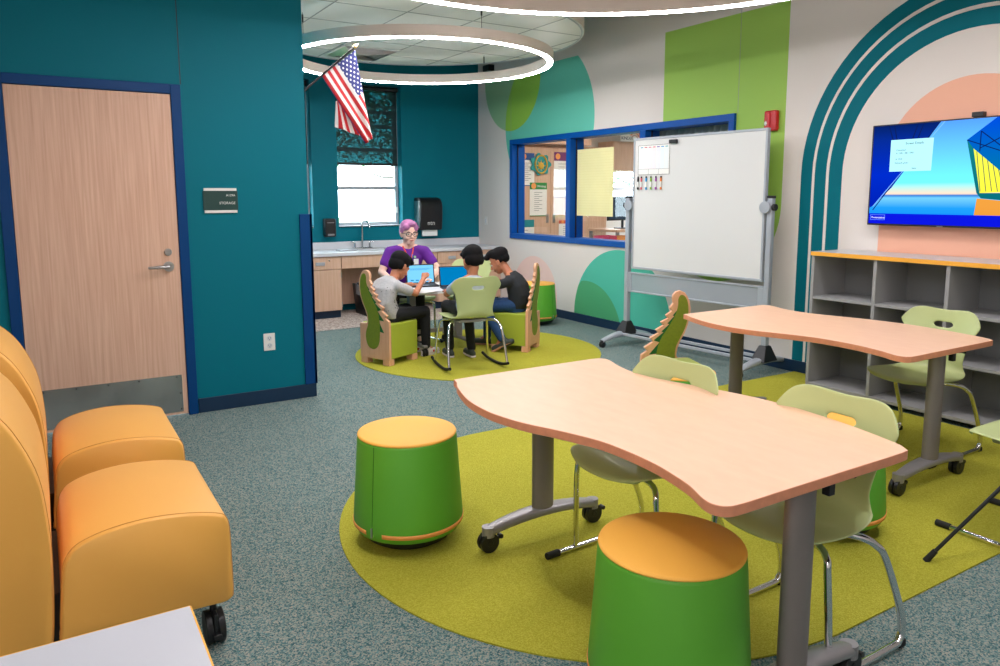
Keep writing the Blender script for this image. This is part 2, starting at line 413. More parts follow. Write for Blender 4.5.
# baseboards
def base(n, *bx):
    b = MB(); b.box(*bx); b.build(n, 'navy_base', kind='structure', bevel=.003)
base('baseboard_right', XR - .012, XR, -2.6, YF - .65, 0.0, .10)
b = MB().box(-2.6, -.18, YD - .012, YD, 0, .1).box(.85, XC, YD - .012, YD, 0, .1).box(XC, XC + .012, YD - .012, YF - .7, 0, .1); b.build('baseboard_left', 'navy_base', kind='structure', bevel=.003)
# blue corner guard
MB().box(1.595, XC + .02, YD - .016, YD, .10, 1.35).box(XC, XC + .02, YD - .016, YD + .07, .10, 1.35).build('trim_1', 'navy', kind='structure', bevel=.003)

# ---------------- storage door
d = thing('door_1', None, None, (0, 0, 0)); d['kind'] = 'structure'
b = MB(); y0, y1 = YD - .022, YD + .12
b.box(-.185, -.125, y0, y1, 0, 2.195).box(.785, .845, y0, y1, 0, 2.195).box(-.125, .785, y0, y1, 2.135, 2.195)
b.box(-.125, -.108, YD + .03, y1, 0, 2.135).box(.768, .785, YD + .03, y1, 0, 2.135).box(-.125, .785, YD + .03, y1, 2.118, 2.135)
b.build('door_frame', 'navy', d, bevel=.003)
MB().box(-.122, .782, YD - .012, YD + .03, .012, 2.131).build('door_leaf', 'door_wood', d, bevel=.002)
MB().box(-.095, .752, YD - .0145, YD - .012, .03, .285).build('kick_plate', 'brushed', d, smooth=False)
b = MB()
for x in (-.05, .13, .31, .49, .72): b.cyl((x, YD - .016, .272), (x, YD - .014, .272), .005, n=10)
for z in (.16, .05): b.cyl((.738, YD - .016, z), (.738, YD - .014, z), .005, n=10)
b.build('screw', 'black_plastic', d)
b = MB(); b.cyl((.712, YD - .012, 1.02), (.712, YD - .022, 1.02), .033).cyl((.712, YD - .02, 1.02), (.712, YD - .062, 1.02), .011)
b.tube([(.712, YD - .06, 1.02), (.66, YD - .06, 1.021), (.61, YD - .055, 1.019), (.588, YD - .045, 1.018)], [.012, .010, .009, .009], 12)
b.build('door_handle', 'steel', d)
MB().cyl((.714, YD - .012, 1.115), (.714, YD - .026, 1.115), .024, .021).build('deadbolt', 'steel', d)

# ---------------- room sign, outlet, switch
t = thing('room_sign', 'dark green room sign reading STORAGE beside the wooden door', 'sign', (0, 0, 0))
MB().box(.950, 1.175, YD - .010, YD, 1.385, 1.515).build('sign_plate', 'sign_green', t, bevel=.002)
MB().box(.957, 1.168, YD - .013, YD, 1.515, 1.533).build('sign_strip', 'white_plastic', t, bevel=.001)
MB().box(.957, 1.168, YD - .013, YD, 1.367, 1.385).build('sign_strip', 'white_plastic', t, bevel=.001)
text('A129A', .021, 'white_plastic', t, facing_y(YD - .0105) @ Matrix.Translation((1.158, 1.478, 0)), ax='RIGHT')
text('STORAGE', .024, 'white_plastic', t, facing_y(YD - .0105) @ Matrix.Translation((1.158, 1.425, 0)), ax='RIGHT')
t = thing('electrical_outlet', 'white double electrical outlet low on the teal wall', 'outlet', (1.347, YD, .445))
MB().box(-.040, .040, -.006, 0, -.062, .062).build('cover_plate', 'white_plastic', t, bevel=.002)
for z in (-.026, .026):
    b = MB().prism(arc(0, z, .0185, 0, 360, 24)[:-1], .006, .009, 0, facing_y(0))
    s = b.build('socket', 'white_laminate', t)
    MB().box(-.009, -.0065, -.0096, -.0088, z - .002, z + .008).box(.0065, .009, -.0096, -.0088, z - .002, z + .008).cyl((0, -.0088, z - .009), (0, -.0096, z - .009), .003, n=10).build('socket_slot', 'black_plastic', s, smooth=False)
t = thing('light_switch', 'white light switch on the wall above the counter end', 'switch', (XR, 9.035, 1.13))
MB().box(-.006, 0, -.038, .038, -.058, .058).build('cover_plate', 'white_plastic', t, bevel=.002)
MB().box(-.013, -.005, -.012, .012, -.028, .028).build('rocker', 'white_laminate', t, bevel=.002)

# ---------------- interior window frame with its three panes
wn = thing('window_1', None, None); wn['kind'] = 'structure'
b = MB(); X0, X1 = XR - .03, XR + .17; fw = .065
b.box(X0, X1, IW[0], IW[1], IW[3] - fw, IW[3]).box(X0, X1, IW[0], IW[1], IW[2], IW[2] + fw)
for y in (IW[0], 5.80, 7.06, IW[1] - fw): b.box(X0, X1, y, y + (fw if y in (IW[0], IW[1] - fw) else .085), IW[2] + fw, IW[3] - fw)
b.build('window_frame', 'royal_blue', wn, bevel=.004)
for a, c in ((IW[0] + fw, 5.80), (5.885, 7.06), (7.145, IW[1] - fw)):
    MB().add([(XR + .062, a, IW[2] + fw), (XR + .062, c, IW[2] + fw), (XR + .062, c, IW[3] - fw), (XR + .062, a, IW[3] - fw)], [(0, 1, 2, 3)]).build('pane', 'pane_glass', wn, smooth=False)
    MB().box(XR + .05, XR + .06, a, a + .012, IW[2] + fw, IW[3] - fw).box(XR + .05, XR + .06, c - .012, c, IW[2] + fw, IW[3] - fw).build('glazing_bead', 'black_plastic', wn, smooth=False)

# ---------------- outside windows over the sink
for i, (x0, x1, z0, z1) in enumerate((W1, W2)):
    wn = thing('window_%d' % (i + 2), None, None); wn['kind'] = 'structure'
    b = MB(); ya, yb = YF + .13, YF + .18; f = .045
    b.box(x0, x0 + f, ya, yb, z0, z1).box(x1 - f, x1, ya, yb, z0, z1)
    for z in (z0, 1.56, 2.36, z1 - f): b.box(x0 + f, x1 - f, ya, yb, z, z + f)
    b.build('window_frame', 'alu', wn, bevel=.004)
    MB().add([(x0 + f, YF + .152, z0 + f), (x1 - f, YF + .152, z0 + f), (x1 - f, YF + .152, z1 - f), (x0 + f, YF + .152, z1 - f)], [(0, 1, 2, 3)]).build('pane', 'window_glass', wn, smooth=False)
    MB().box(x0, x1, YF, YF + .13, z0 - .02, z0 + .004).build('window_sill', 'white_laminate', wn, bevel=.003)
    if i == 0:
        MB().box(x1 - .05, x1 - .02, ya - .03, ya, 1.25, 1.33).build('window_latch', 'white_plastic', wn, bevel=.003)
    t = thing('roller_shade', ['dark mesh roller shade half down over the window above the sink', 'dark mesh roller shade over the narrow window by the corner guard'][i], 'window shade')
    MB().box(x0 + .02, x1 - .02, YF + .10, YF + .103, 1.90, z1 - .05).build('shade_cloth', 'shade_mesh', t, smooth=False)
    MB().box(x0 + .02, x1 - .02, YF + .09, YF + .112, 1.872, 1.905).build('bottom_bar', 'black_plastic', t, bevel=.004)
    b = MB().cyl((x0 + .01, YF + .09, z1 - .04), (x1 - .01, YF + .09, z1 - .04), .03)
    b.build('roller_tube', 'black_plastic', t)
    if i == 0:
        MB().box(x0 + .03, x1 - .03, YF + .104, YF + .124, 2.055, 2.10).box(x0 + .03, x1 - .03, YF + .104, YF + .124, 2.54, 2.58).box(x1 - .075, x1 - .045, YF + .104, YF + .124, 1.9, z1 - .06).build('shade_bar', 'black_plastic', t, bevel=.003)

# ================================================================== CEILING: cloud, rings
CX, CY = 3.08, 6.44
t = thing('ceiling_cloud', 'round suspended ceiling panel of white tiles over the far group', 'ceiling panel', (CX, CY, 2.93))
b = MB(); R0 = 1.53
pol = arc(0, 0, R0, -112, 158, 60)
pol = [p for p in pol] + [(-1.40, .57), (-1.40, -.62), (-1.30, -.80), (-1.05, -1.12)]
b.prism(pol, 0, .22, 0, side=1)
b.build('tile_panel', ['tile_white', 'ring_body'], t, sharp=30)
b = MB()
for k in range(-3, 4):
    for ax in (0, 1):
        q = k * .60 + (.14 if ax == 0 else -.2)
        if abs(q) < R0 - .1:
            h = math.sqrt(R0 ** 2 - q * q) - .01; lo = -min(h, 1.38)
            if ax == 0: b.box(q - .004, q + .004, -h, h, -.003, 0) if q > -1.38 else None
            else: b.box(lo, h, q - .004, q + .004, -.003, 0)
b.build('tile_joint', 'gridline', t, smooth=False)
b = MB().tube([(p[0], p[1], -.004) for p in arc(0, 0, R0 - .02, -100, 150, 60)], .006, 6); b.build('rim', 'alu', t)
for dx, dy in ((-.9, -.5), (.9, -.5), (-.6, .9), (.9, .8)): MB().cyl((dx, dy, .22), (dx, dy, CEIL - 2.93), .004, n=6).build('hanger', 'alu', t)
t = thing('ceiling_vent', 'square white ceiling vent set in the suspended ceiling panel', 'vent', (2.93, 7.42, 2.93))
b = MB(); b.box(-.3, .3, -.3, .3, -.012, .0)
b.build('vent_plate', 'tile_white', t, bevel=.003)
for k in range(4):
    h = .27 - k * .06; b = MB()
    for s in (-1, 1):
        b.add([(-h, s * h, -.012), (h, s * h, -.012), (h - .05, s * (h - .05), -.035), (-h + .05, s * (h - .05), -.035)], [(0, 1, 2, 3)])
        b.add([(s * h, -h, -.012), (s * h, h, -.012), (s * (h - .05), h - .05, -.035), (s * (h - .05), -h + .05, -.035)], [(0, 1, 2, 3)])
    b.build('vent_slat', 'steel', t, solid=.002, smooth=False)

UP = RING * .022
emitter('ring_up_glow', (255, 250, 242), UP)
def ring_light(label, c, r, z, wires):
    t = thing('ring_light', label, 'ceiling light', (c[0], c[1], z))
    wd, h = .065, .085
    MB().lathe([(r - wd, 0), (r - wd, h), (r, h), (r, 0), (r - .008, 0), (r - .008, .006), (r - wd + .008, .006), (r - wd + .008, 0), (r - wd, 0)], 128, caps=False).build('housing', 'ring_body', t, sharp=30)
    b = MB(); n = 128
    ri, ro = r - wd + .008, r - .008
    b.lathe([(ri + .005, .004), (ri + .005, -.008), (ri + .014, -.011), (ro - .014, -.011), (ro - .005, -.008), (ro - .005, .004)], n, caps=False)
    b.build('diffuser', 'ring_glow', t, smooth=False)
    b = MB(); vs = [(q * math.cos(2 * PI * k / n), q * math.sin(2 * PI * k / n), h + .001) for k in range(n) for q in (ri, ro)]
    b.add(vs, [(2 * k, 2 * ((k + 1) % n), 2 * ((k + 1) % n) + 1, 2 * k + 1) for k in range(n)])
    b.build('upper_diffuser', 'ring_up_glow', t, smooth=False)
    for a, top in wires:
        x, y = (r - wd / 2) * math.cos(math.radians(a)), (r - wd / 2) * math.sin(math.radians(a))
        wv = MB().cyl((x, y, h), (x, y, top - z), .0022, n=6).build('suspension_wire', 'black_plastic', t)
        MB().cyl((x, y, h + .10), (x, y, h + .16), .007, n=8).build('cable_grip', 'black_plastic', wv)
    return t
ring_light('small ring light with glowing rim hung over the far group', (3.06, 6.33), 1.208, 2.668, [(-92, 2.928), (-168, 2.928), (30, 2.928), (98, 2.928)])
ring_light('large ring light cut by the top edge of the photo', (2.31, 2.54), 1.80, 2.672, [(20, CEIL), (80, CEIL), (140, CEIL), (200, CEIL), (260, CEIL), (320, CEIL)])
ring_light('added unseen ring light behind the yellow lounge chairs', (-1.35, -1.0), 1.0, 2.66, [(0, CEIL), (120, CEIL), (240, CEIL)])  # extra lamp out of view, added to brighten the left foreground
t = thing('wall_horn', 'small dark wall mounted speaker high beside the sink corner', 'speaker', (XR, 8.86, 3.17))
MB().box(-.10, -.004, -.07, .09, -.035, .045).build('speaker_body', 'black_plastic', t, bevel=.01)
MB().box(-.03, 0, -.02, .03, -.02, .03).build('bracket', 'grey_metal', t, bevel=.003)

# ================================================================== SINK COUNTER
YC = 8.64
t = thing('countertop', 'long white laminate countertop with backsplash under the far window', 'countertop')
b = MB().box(2.3, 3.35, YC - .02, YF, .76, .80).box(3.85, XR - .002, YC - .02, YF, .76, .80).box(3.35, 3.85, YC - .02, YC + .1, .76, .80).box(3.35, 3.85, YF - .12, YF, .76, .80)
b.build('worktop', 'white_laminate', t, bevel=.004)
MB().box(2.3, XR - .002, YF - .02, YF, .80, .895).build('backsplash', 'white_laminate', t, bevel=.003)
t = thing('sink', 'stainless steel sink set in the white countertop', 'sink', (3.60, 8.95, .80))
b = MB().box(-.27, .27, -.23, -.20, -.002, .008).box(-.27, .27, .18, .21, -.002, .008).box(-.27, -.24, -.2, .18, -.002, .008).box(.24, .27, -.2, .18, -.002, .008)
b.box(-.245, .245, -.205, -.2, -.16, 0).box(-.245, .245, .18, .185, -.16, 0).box(-.245, -.24, -.2, .18, -.16, 0).box(.24, .245, -.2, .18, -.16, 0).box(-.245, .245, -.205, .185, -.165, -.16)
b.build('basin', 'steel', t, bevel=.002)
t = thing('faucet', 'chrome gooseneck faucet with two lever handles behind the sink', 'faucet', (3.56, 9.17, .80))
MB().box(-.13, .13, -.03, .03, 0, .02).build('base_plate', 'chrome', t, bevel=.006)
MB().tube([(0, 0, .02), (0, 0, .28), (0, -.01, .33), (.02, -.045, .36), (.05, -.08, .35), (.06, -.10, .31), (.062, -.102, .27)], .011, 12).build('spout', 'chrome', t)
for s in (-1, 1):
    MB().cyl((s * .10, 0, .02), (s * .10, 0, .075), .014, .012).tube([(s * .10, 0, .075), (s * .13, -.01, .09), (s * .165, -.02, .092)], [.009, .007, .006], 10).build('lever', 'chrome', t)
def cabinet(label, x0, x1, doors, drawer=True):
    t = thing('base_cabinet', label, 'cabinet', (x0, YC, 0))
    w_ = x1 - x0
    b = MB().box(0, w_, .02, YF - YC - .01, .10, .76)
    b.build('carcass', 'cabinet_wood', t, bevel=.002)
    MB().box(0, w_, .07, .09, .0, .10).build('toe_kick', 'navy_base', t)
    n = doors
    for k in range(n):
        a, c = w_ * k / n + .004, w_ * (k + 1) / n - .004
        dr = MB().box(a, c, 0, .02, .605, .752).build('drawer', 'cabinet_wood', t, bevel=.002)
        m_ = (a + c) / 2 - .03
        MB().box(m_ - .055, m_ + .055, -.010, .002, .655, .695).box(m_ - .045, m_ + .045, -.012, -.008, .663, .672).build('recessed_pull', 'alu', dr, bevel=.003)
        MB().cyl((m_ + .11, 0, .71), (m_ + .11, -.006, .71), .008, n=12).build('lock', 'chrome', dr)
        do = MB().box(a, c, 0, .02, .105, .597).build('cabinet_door', 'cabinet_wood', t, bevel=.002)
        for z in (.17, .53): MB().box(c - .002, c + .008, -.004, .01, z - .03, z + .03).build('hinge', 'steel', do)
    return t
cabinet('light wood base cabinet left of the knee space under the sink', 2.62, 3.08, 1)
cabinet('light wood base cabinet unit nearest the right wall', 4.38, 5.345, 2)
t = thing('sink_apron', 'light wood apron panel closing the knee space under the sink', 'panel')
MB().box(3.085, 4.375, YC, YC + .02, .605, .757).build('front_panel', 'cabinet_wood', t, bevel=.002)
MB().box(3.085, 4.375, YF - .12, YF - .10, .10, .757).build('back_panel', 'cabinet_wood', t, bevel=.002)
t = thing('base_cabinet', 'wooden base cabinet hidden partly behind the corner guard', 'cabinet', (2.2, YC, 0))
MB().box(0, .415, .0, .59, .1, .76).build('carcass', 'cabinet_wood', t, bevel=.002)
t = thing('waste_bin', 'black waste bin with clear liner under the sink counter', 'bin', (3.50, 8.78, 0))
MB().add(*[[(-.13, -.17, 0), (.13, -.17, 0), (.13, .17, 0), (-.13, .17, 0), (-.16, -.20, .38), (.16, -.20, .38), (.16, .20, .38), (-.16, .20, .38)], [(0, 3, 2, 1), (0, 1, 5, 4), (1, 2, 6, 5), (2, 3, 7, 6), (3, 0, 4, 7)]]).build('bin_body', 'black_plastic', t, solid=.004, sharp=30)
b = MB()
def liner(u, v):
    a = 2 * PI * u; q = .165 + .012 * math.sin(9 * a) * v; z = .385 - .13 * v
    p = 4
    r = 1 / ((abs(math.cos(a)) ** p + abs(math.sin(a)) ** p) ** (1 / p))
    return (q * r * math.cos(a), (q + .04) * r * math.sin(a), z + .006 * math.sin(13 * a))
b.grid(liner, 48, 4); b.build('bin_liner', 'bin_liner', t)
MB().box(-.02, .10, -.19, -.186, .10, .24).build('bin_label', 'paper', t, M=Matrix.Rotation(math.radians(-4), 4, 'X'))
MB().box(.0, .08, -.1925, -.190, .15, .19).build('label_print', 'red_plastic', t, M=Matrix.Rotation(math.radians(-4), 4, 'X'))
# dispensers
t = thing('soap_dispenser', 'black soap dispenser on the teal wall left of the window', 'dispenser', (3.135, YF, 1.075))
MB().box(-.075, .075, -.10, 0, -.11, .12).build('body', 'black_plastic', t, bevel=.022, seg=3)
MB().box(-.045, .045, -.108, -.095, .065, .075).build('top_strip', 'grey_metal', t, bevel=.002)
MB().box(-.04, .045, -.112, -.09, -.095, -.07).build('push_lever', 'grey_metal', t, bevel=.006)
t = thing('paper_towel_dispenser', 'large black paper towel dispenser on the wall above the counter', 'dispenser', (4.50, YF, 1.22))
pr = [(0, -.20), (-.19, -.20), (-.21, -.05), (-.215, .10), (-.20, .17), (-.16, .215), (-.09, .235), (0, .235)]
MB().prism(pr, -.165, .165, 0, Matrix(((0, 0, 1, 0), (1, 0, 0, 0), (0, 1, 0, 0), (0, 0, 0, 1)))).build('body', 'black_plastic', t, bevel=.018, seg=3)
MB().box(-.11, .11, -.15, -.12, -.28, -.19).build('paper_towel', 'paper', t, bevel=.002)
MB().box(-.17, -.162, -.17, -.02, -.17, .19).build('side_panel', 'steel', t, bevel=.004)
text('ntn', .085, 'white_plastic', t, facing_y(-.208) @ Matrix.Translation((-.065, -.13, 0)) @ Matrix.Rotation(0, 4, 'X'), name='logo')
t = thing('work_tray', 'shallow clear tray lying on the counter beside the sink', 'tray', (3.25, 8.9, .80))
MB().box(-.12, .12, -.08, .08, 0, .02).build('tray_body', 'bin_liner', t, bevel=.006)

# ================================================================== STOOLS
def make_stool(label, loc, rz=0):
    t = thing('wobble_stool', label, 'stool', loc, rz, 'green stools with yellow tops')
    MB().lathe([(0, .0), (.10, .001), (.155, .010), (.185, .028), (.198, .048), (.200, .066), (0, .066)], 64).build('rocking_base', 'black_rubber', t, sharp=30)
    MB().lathe([(.0, .056), (.203, .056), (.222, .064), (.233, .084), (.236, .11), (.233, .15), (.2125, .455), (.209, .468), (.205, .470), (0, .47)], 72).build('drum', 'stool_green', t, sharp=50)
    MB().lathe([(.209, .466), (.2115, .471), (.209, .476), (.203, .478), (.1, .483), (0, .484)], 72).build('seat_top', 'stool_yellow', t, sharp=50)
    b = MB(); n = 72
    for (a0, a1) in ((12, 352),):
        k = 60
        rows = []
        for i in range(k + 1):
            a = math.radians(a0 + (a1 - a0) * i / k)
            rows += [(.2365 * math.cos(a), .2365 * math.sin(a), .088), (.2378 * math.cos(a), .2378 * math.sin(a), .097), (.2378 * math.cos(a), .2378 * math.sin(a), .106)]
        fs = []
        for i in range(k):
            for j in (0, 1): fs.append((3 * i + j, 3 * i + 3 + j, 3 * i + 4 + j, 3 * i + 1 + j))
        b.add(rows, fs)
    b.build('trim_band', 'stool_orange', t, solid=.002)
    b = MB().tube([(.2345 + (.2125 - .2345) * s, 0, .13 + .33 * s) for s in (0, .5, 1)], .0016, 6); b.build('seam', 'stool_seam', t)
    MB().box(.233, .241, -.004, .004, .082, .124).build('zip_pull', 'steel', t, bevel=.002)
    return t
st0 = make_stool('green stool with yellow top standing alone at the rounded carpet end', (1.285, 2.845, 0.006), math.radians(-154))
dup(st0, (1.497, 1.482, .006), math.radians(100), 'closest green stool, half under the near maple table, cut by the photo bottom')
dup(st0, (3.06, 3.02, .006), math.radians(30), 'green stool behind the left chair back at the near table')
dup(st0, (2.94, 1.955, .006), math.radians(60), 'green stool behind the right chair back at the near table')
dup(st0, (4.86, 7.07, 0), math.radians(-70), 'farthest green stool, against the wall by the pink painted arch')

# ================================================================== TABLES
OUT = [(-.387, .689), (-.42, .622), (-.475, .44), (-.489, .284), (-.478, .18), (-.454, .083), (-.416, -.009), (-.383, -.10), (-.355, -.20), (-.348, -.314), (-.352, -.42), (-.366, -.506), (-.388, -.593), (-.42, -.668), (-.425, -.708), (-.405, -.736), (-.36, -.744), (-.225, -.744), (.075, -.744), (.335, -.744), (.375, -.728), (.402, -.68), (.44, -.53), (.462, -.38), (.47, -.25), (.462, -.12), (.43, .04), (.385, .19), (.352, .32), (.345, .44), (.368, .56), (.41, .68), (.408, .722), (.375, .744), (.26, .746), (-.03, .746), (-.34, .742), (-.375, .728)]
def make_table(label, loc, z=.72, topm='table_maple', edge='table_edge', sx=1, sy=1, legs=True, colm='dark_column'):
    t = thing('wavy_table', label, 'table', loc)
    pts = catmull([(x * sx, y * sy) for x, y in OUT], 4)
    MB().prism(pts, z - .03, z, 0, side=1).build('tabletop', [topm, edge], t, bevel=.0035, seg=3)
    b = MB().box(-.16 * sx, .16 * sx, -.70 * sy, -.58 * sy, z - .042, z - .03).box(-.16 * sx, .16 * sx, .58 * sy, .70 * sy, z - .042, z - .03).box(-.03, .03, -.62 * sy, .62 * sy, z - .065, z - .03)
    b.build('under_frame', 'grey_metal', t, bevel=.003)
    for s in (-1, 1):
        y = (-.675 if s < 0 else .61) * sy; ox = -.038 if s < 0 else -.012
        lg = MB(); el = [(ox + p[0], y + p[1]) for p in arc(0, 0, .052, 0, 360, 32, .034)[:-1]]
        lg.prism(el, .12, z - .042)
        lo = lg.build('leg', colm, t, sharp=50)
        ft = MB(); k = 16; L = .275
        def foot(u, v, y=y):
            x = -L + 2 * L * u; a = 2 * PI * v; zc = .122 - .032 * (x / L) ** 2; hw = .026 + .014 * (1 - (x / L) ** 2); hh = .020
            p = 3
            cc, ss = math.cos(a), math.sin(a); r = 1 / ((abs(cc) ** p + abs(ss) ** p) ** (1 / p))
            return (ox + x, y + hw * r * cc, zc + hh * r * ss)
        ft.grid(lambda u, v: foot(v, u), 20, 24)
        for xx in (ox - L, ox + L):
            ft.cyl((xx, y, .068), (xx, y, .110), .027, n=20)
        ft.build('foot', 'grey_metal', lo, sharp=60)
        for e in (-1, 1):
            x = ox + e * L; c = MB()
            for q in (-.020, .006): c.cyl((x, y + q, .042), (x, y + q + .018, .042), .042, n=28)
            c.cyl((x, y - .022, .042), (x, y + .022, .042), .014, n=12).box(x - .02, x + .02, y - .014, y + .014, .06, .086)
            c.box(x + .02, x + .055, y - .008, y + .008, .046, .058).cyl((x + .058, y - .013, .056), (x + .058, y + .013, .056), .010, n=10)
            c.build('caster', 'black_plastic', lo, bevel=.002)
    b = MB().box(.025, .052, -.720 * sy, -.695 * sy, z - .078, z - .032).tube([(.10, -.66 * sy, z - .045), (.15, -.695 * sy, z - .045), (.165, -.705 * sy, z - .045)], [.008, .008, .013], 10)
    b.build('tilt_lever', 'black_plastic', t, bevel=.003)
    return t
make_table('near light maple wavy table on grey wheeled legs', (1.79, 1.922, .006))
make_table('far light maple wavy table before the open grey shelving', (3.838, 2.645, .006))

# ================================================================== CHAIRS
def shell(parent):
    prof = [(.222, .425), (.204, .440), (.15, .449), (.08, .446), (0, .440), (-.08, .438), (-.14, .444), (-.18, .462), (-.205, .50), (-.214, .55), (-.222, .61), (-.232, .665), (-.243, .715), (-.253, .768), (-.260, .812)]
    wd = [.175, .20, .222, .230, .224, .210, .192, .172, .160, .164, .176, .192, .210, .224, .228]
    L = len(prof) - 1; nu, nv = 22, 42
    def smp(arr, s):
        s = max(0, min(L - 1e-6, s * L)); i = int(s); t = s - i
        g = lambda j: arr[max(0, min(L, j))]
        p0, p1, p2, p3 = g(i - 1), g(i), g(i + 1), g(i + 2)
        f = lambda a, b_, c, d_: .5 * (2 * b_ + (c - a) * t + (2 * a - 5 * b_ + 4 * c - d_) * t * t + (3 * b_ - a - 3 * c + d_) * t ** 3)
        return tuple(f(a, b_, c, d_) for a, b_, c, d_ in zip(p0, p1, p2, p3)) if isinstance(p1, tuple) else f(p0, p1, p2, p3)
    def fn(u, v):
        u = 2 * u - 1; s = v
        top = max(0, (v - .80) / .20); fr = max(0, (.16 - v) / .16)
        cut = .085 * top * (abs(u) ** 7) + .011 * top * math.exp(-(u / .42) ** 2)
        y, z = smp(prof, s); hw = smp(wd, s)
        seat = 1 if v < .45 else max(0, 1 - (v - .45) / .15)
        x = u * hw
        z2 = z + seat * .012 * u * u - cut
        y2 = y + (1 - seat) * .045 * u * u - fr * .055 * abs(u) ** 3 + cut * .3
        i_, j_ = round((u + 1) / 2 * nu), round(v * nv)
        if (i_, j_) in ((8, 35), (8, 37)): x += .011; z2 += .006 if j_ == 35 else -.006
        if (i_, j_) in ((14, 35), (14, 37)): x -= .011; z2 += .006 if j_ == 35 else -.006
        return (x, y2, z2)
    b = MB(); b.grid(fn, nu, nv, skip=lambda i, j: (8 <= i <= 13 and j in (35, 36)))
    o = b.build('seat_shell', 'chair_shell', parent, solid=.008, sub=2, sharp=0)
    return o
def make_chair(label, loc, rz, rocker=False):
    t = thing('school_chair', label, 'chair', loc, rz, None)
    shell(t)
    MB().box(-.12, .12, -.13, .12, .405, .428).build('seat_bracket', 'grey_metal', t, bevel=.008)
    for s in (-1, 1):
        if not rocker:
            b = MB(); x = s * .235
            p = [(x, .25, .012), (x, -.20, .012), (x, -.262, .026), (x, -.275, .07), (x * .985, -.255, .15), (x * .95, -.17, .33), (x * .90, -.135, .375), (x * .8, -.10, .40), (x * .55, -.05, .41), (x * .3, 0, .412)]
            b.tube(catmull(p, 5, False), .0125, 12)
            lg = b.build('leg', 'chrome', t)
            b = MB(); p = [(x, .11, .02), (x * .97, .115, .20), (x * .93, .12, .36), (x * .88, .11, .395), (x * .7, .09, .412), (x * .3, .07, .414)]
            b.tube(catmull(p, 5, False), .0115, 12); b.build('front_tube', 'chrome', lg)
            MB().cyl((x, .20, .013), (x, .265, .013), .015, n=16).build('foot_cap', 'black_rubber', lg, bevel=.004)
            MB().box(x - .012, x + .012, -.290, -.252, 0.0, .026).build('rear_glide', 'black_rubber', lg, bevel=.005)
        else:
            b = MB(); x = s * .20
            p = [(x * 1.25, .16, .045), (x * 1.2, .15, .2), (x * 1.12, .12, .37), (x * 1.0, .10, .405), (x * .8, .06, .41), (x * .8, -.06, .41), (x * 1.05, -.12, .405), (x * 1.2, -.165, .35), (x * 1.28, -.20, .2), (x * 1.32, -.235, .055)]
            b.tube(catmull(p, 5, False), .011, 12)
            lg = b.build('leg', 'chrome', t)
            b = MB(); p = [(x * 1.22, .27, .045), (x * 1.24, .16, .022), (x * 1.27, 0, .014), (x * 1.3, -.14, .022), (x * 1.32, -.26, .05)]
            b.tube(catmull(p, 5, False), .013, 10); b.build('rocker_rail', 'black_rubber', lg)
    return t
H90 = PI / 2
c0 = make_chair('pale green chair under the near table, nearest its far end', (1.945, 2.125, .006), H90 + math.radians(3))
dup(c0, (2.045, 1.485, .006), H90, 'pale green chair under the near table, beside the closest stool')
c3 = dup(c0, (4.275, 2.32, .006), H90, 'pale green chair between the far table and the grey shelving')
c4 = dup(c0, (3.58, 1.42, .006), 0, 'pale green chair cut by the right edge of the photo')
dup(c0, (3.16, 6.87, 0), math.radians(190), 'pale green chair the woman in purple sits on')
dup(c0, (3.73, 6.66, .006), math.radians(140), 'empty pale green chair beyond the white table behind the boys')
for c_ in (c3, c4):                   # these two stand on the rear bends alone
    for ch in list(c_.children):
        for g in list(ch.children):
            if g.name.startswith('front_tube'): bpy.data.objects.remove(g)
make_chair('pale green rocking chair seen from behind with a boy in grey', (3.113, 5.573, .006), math.radians(-8), True)

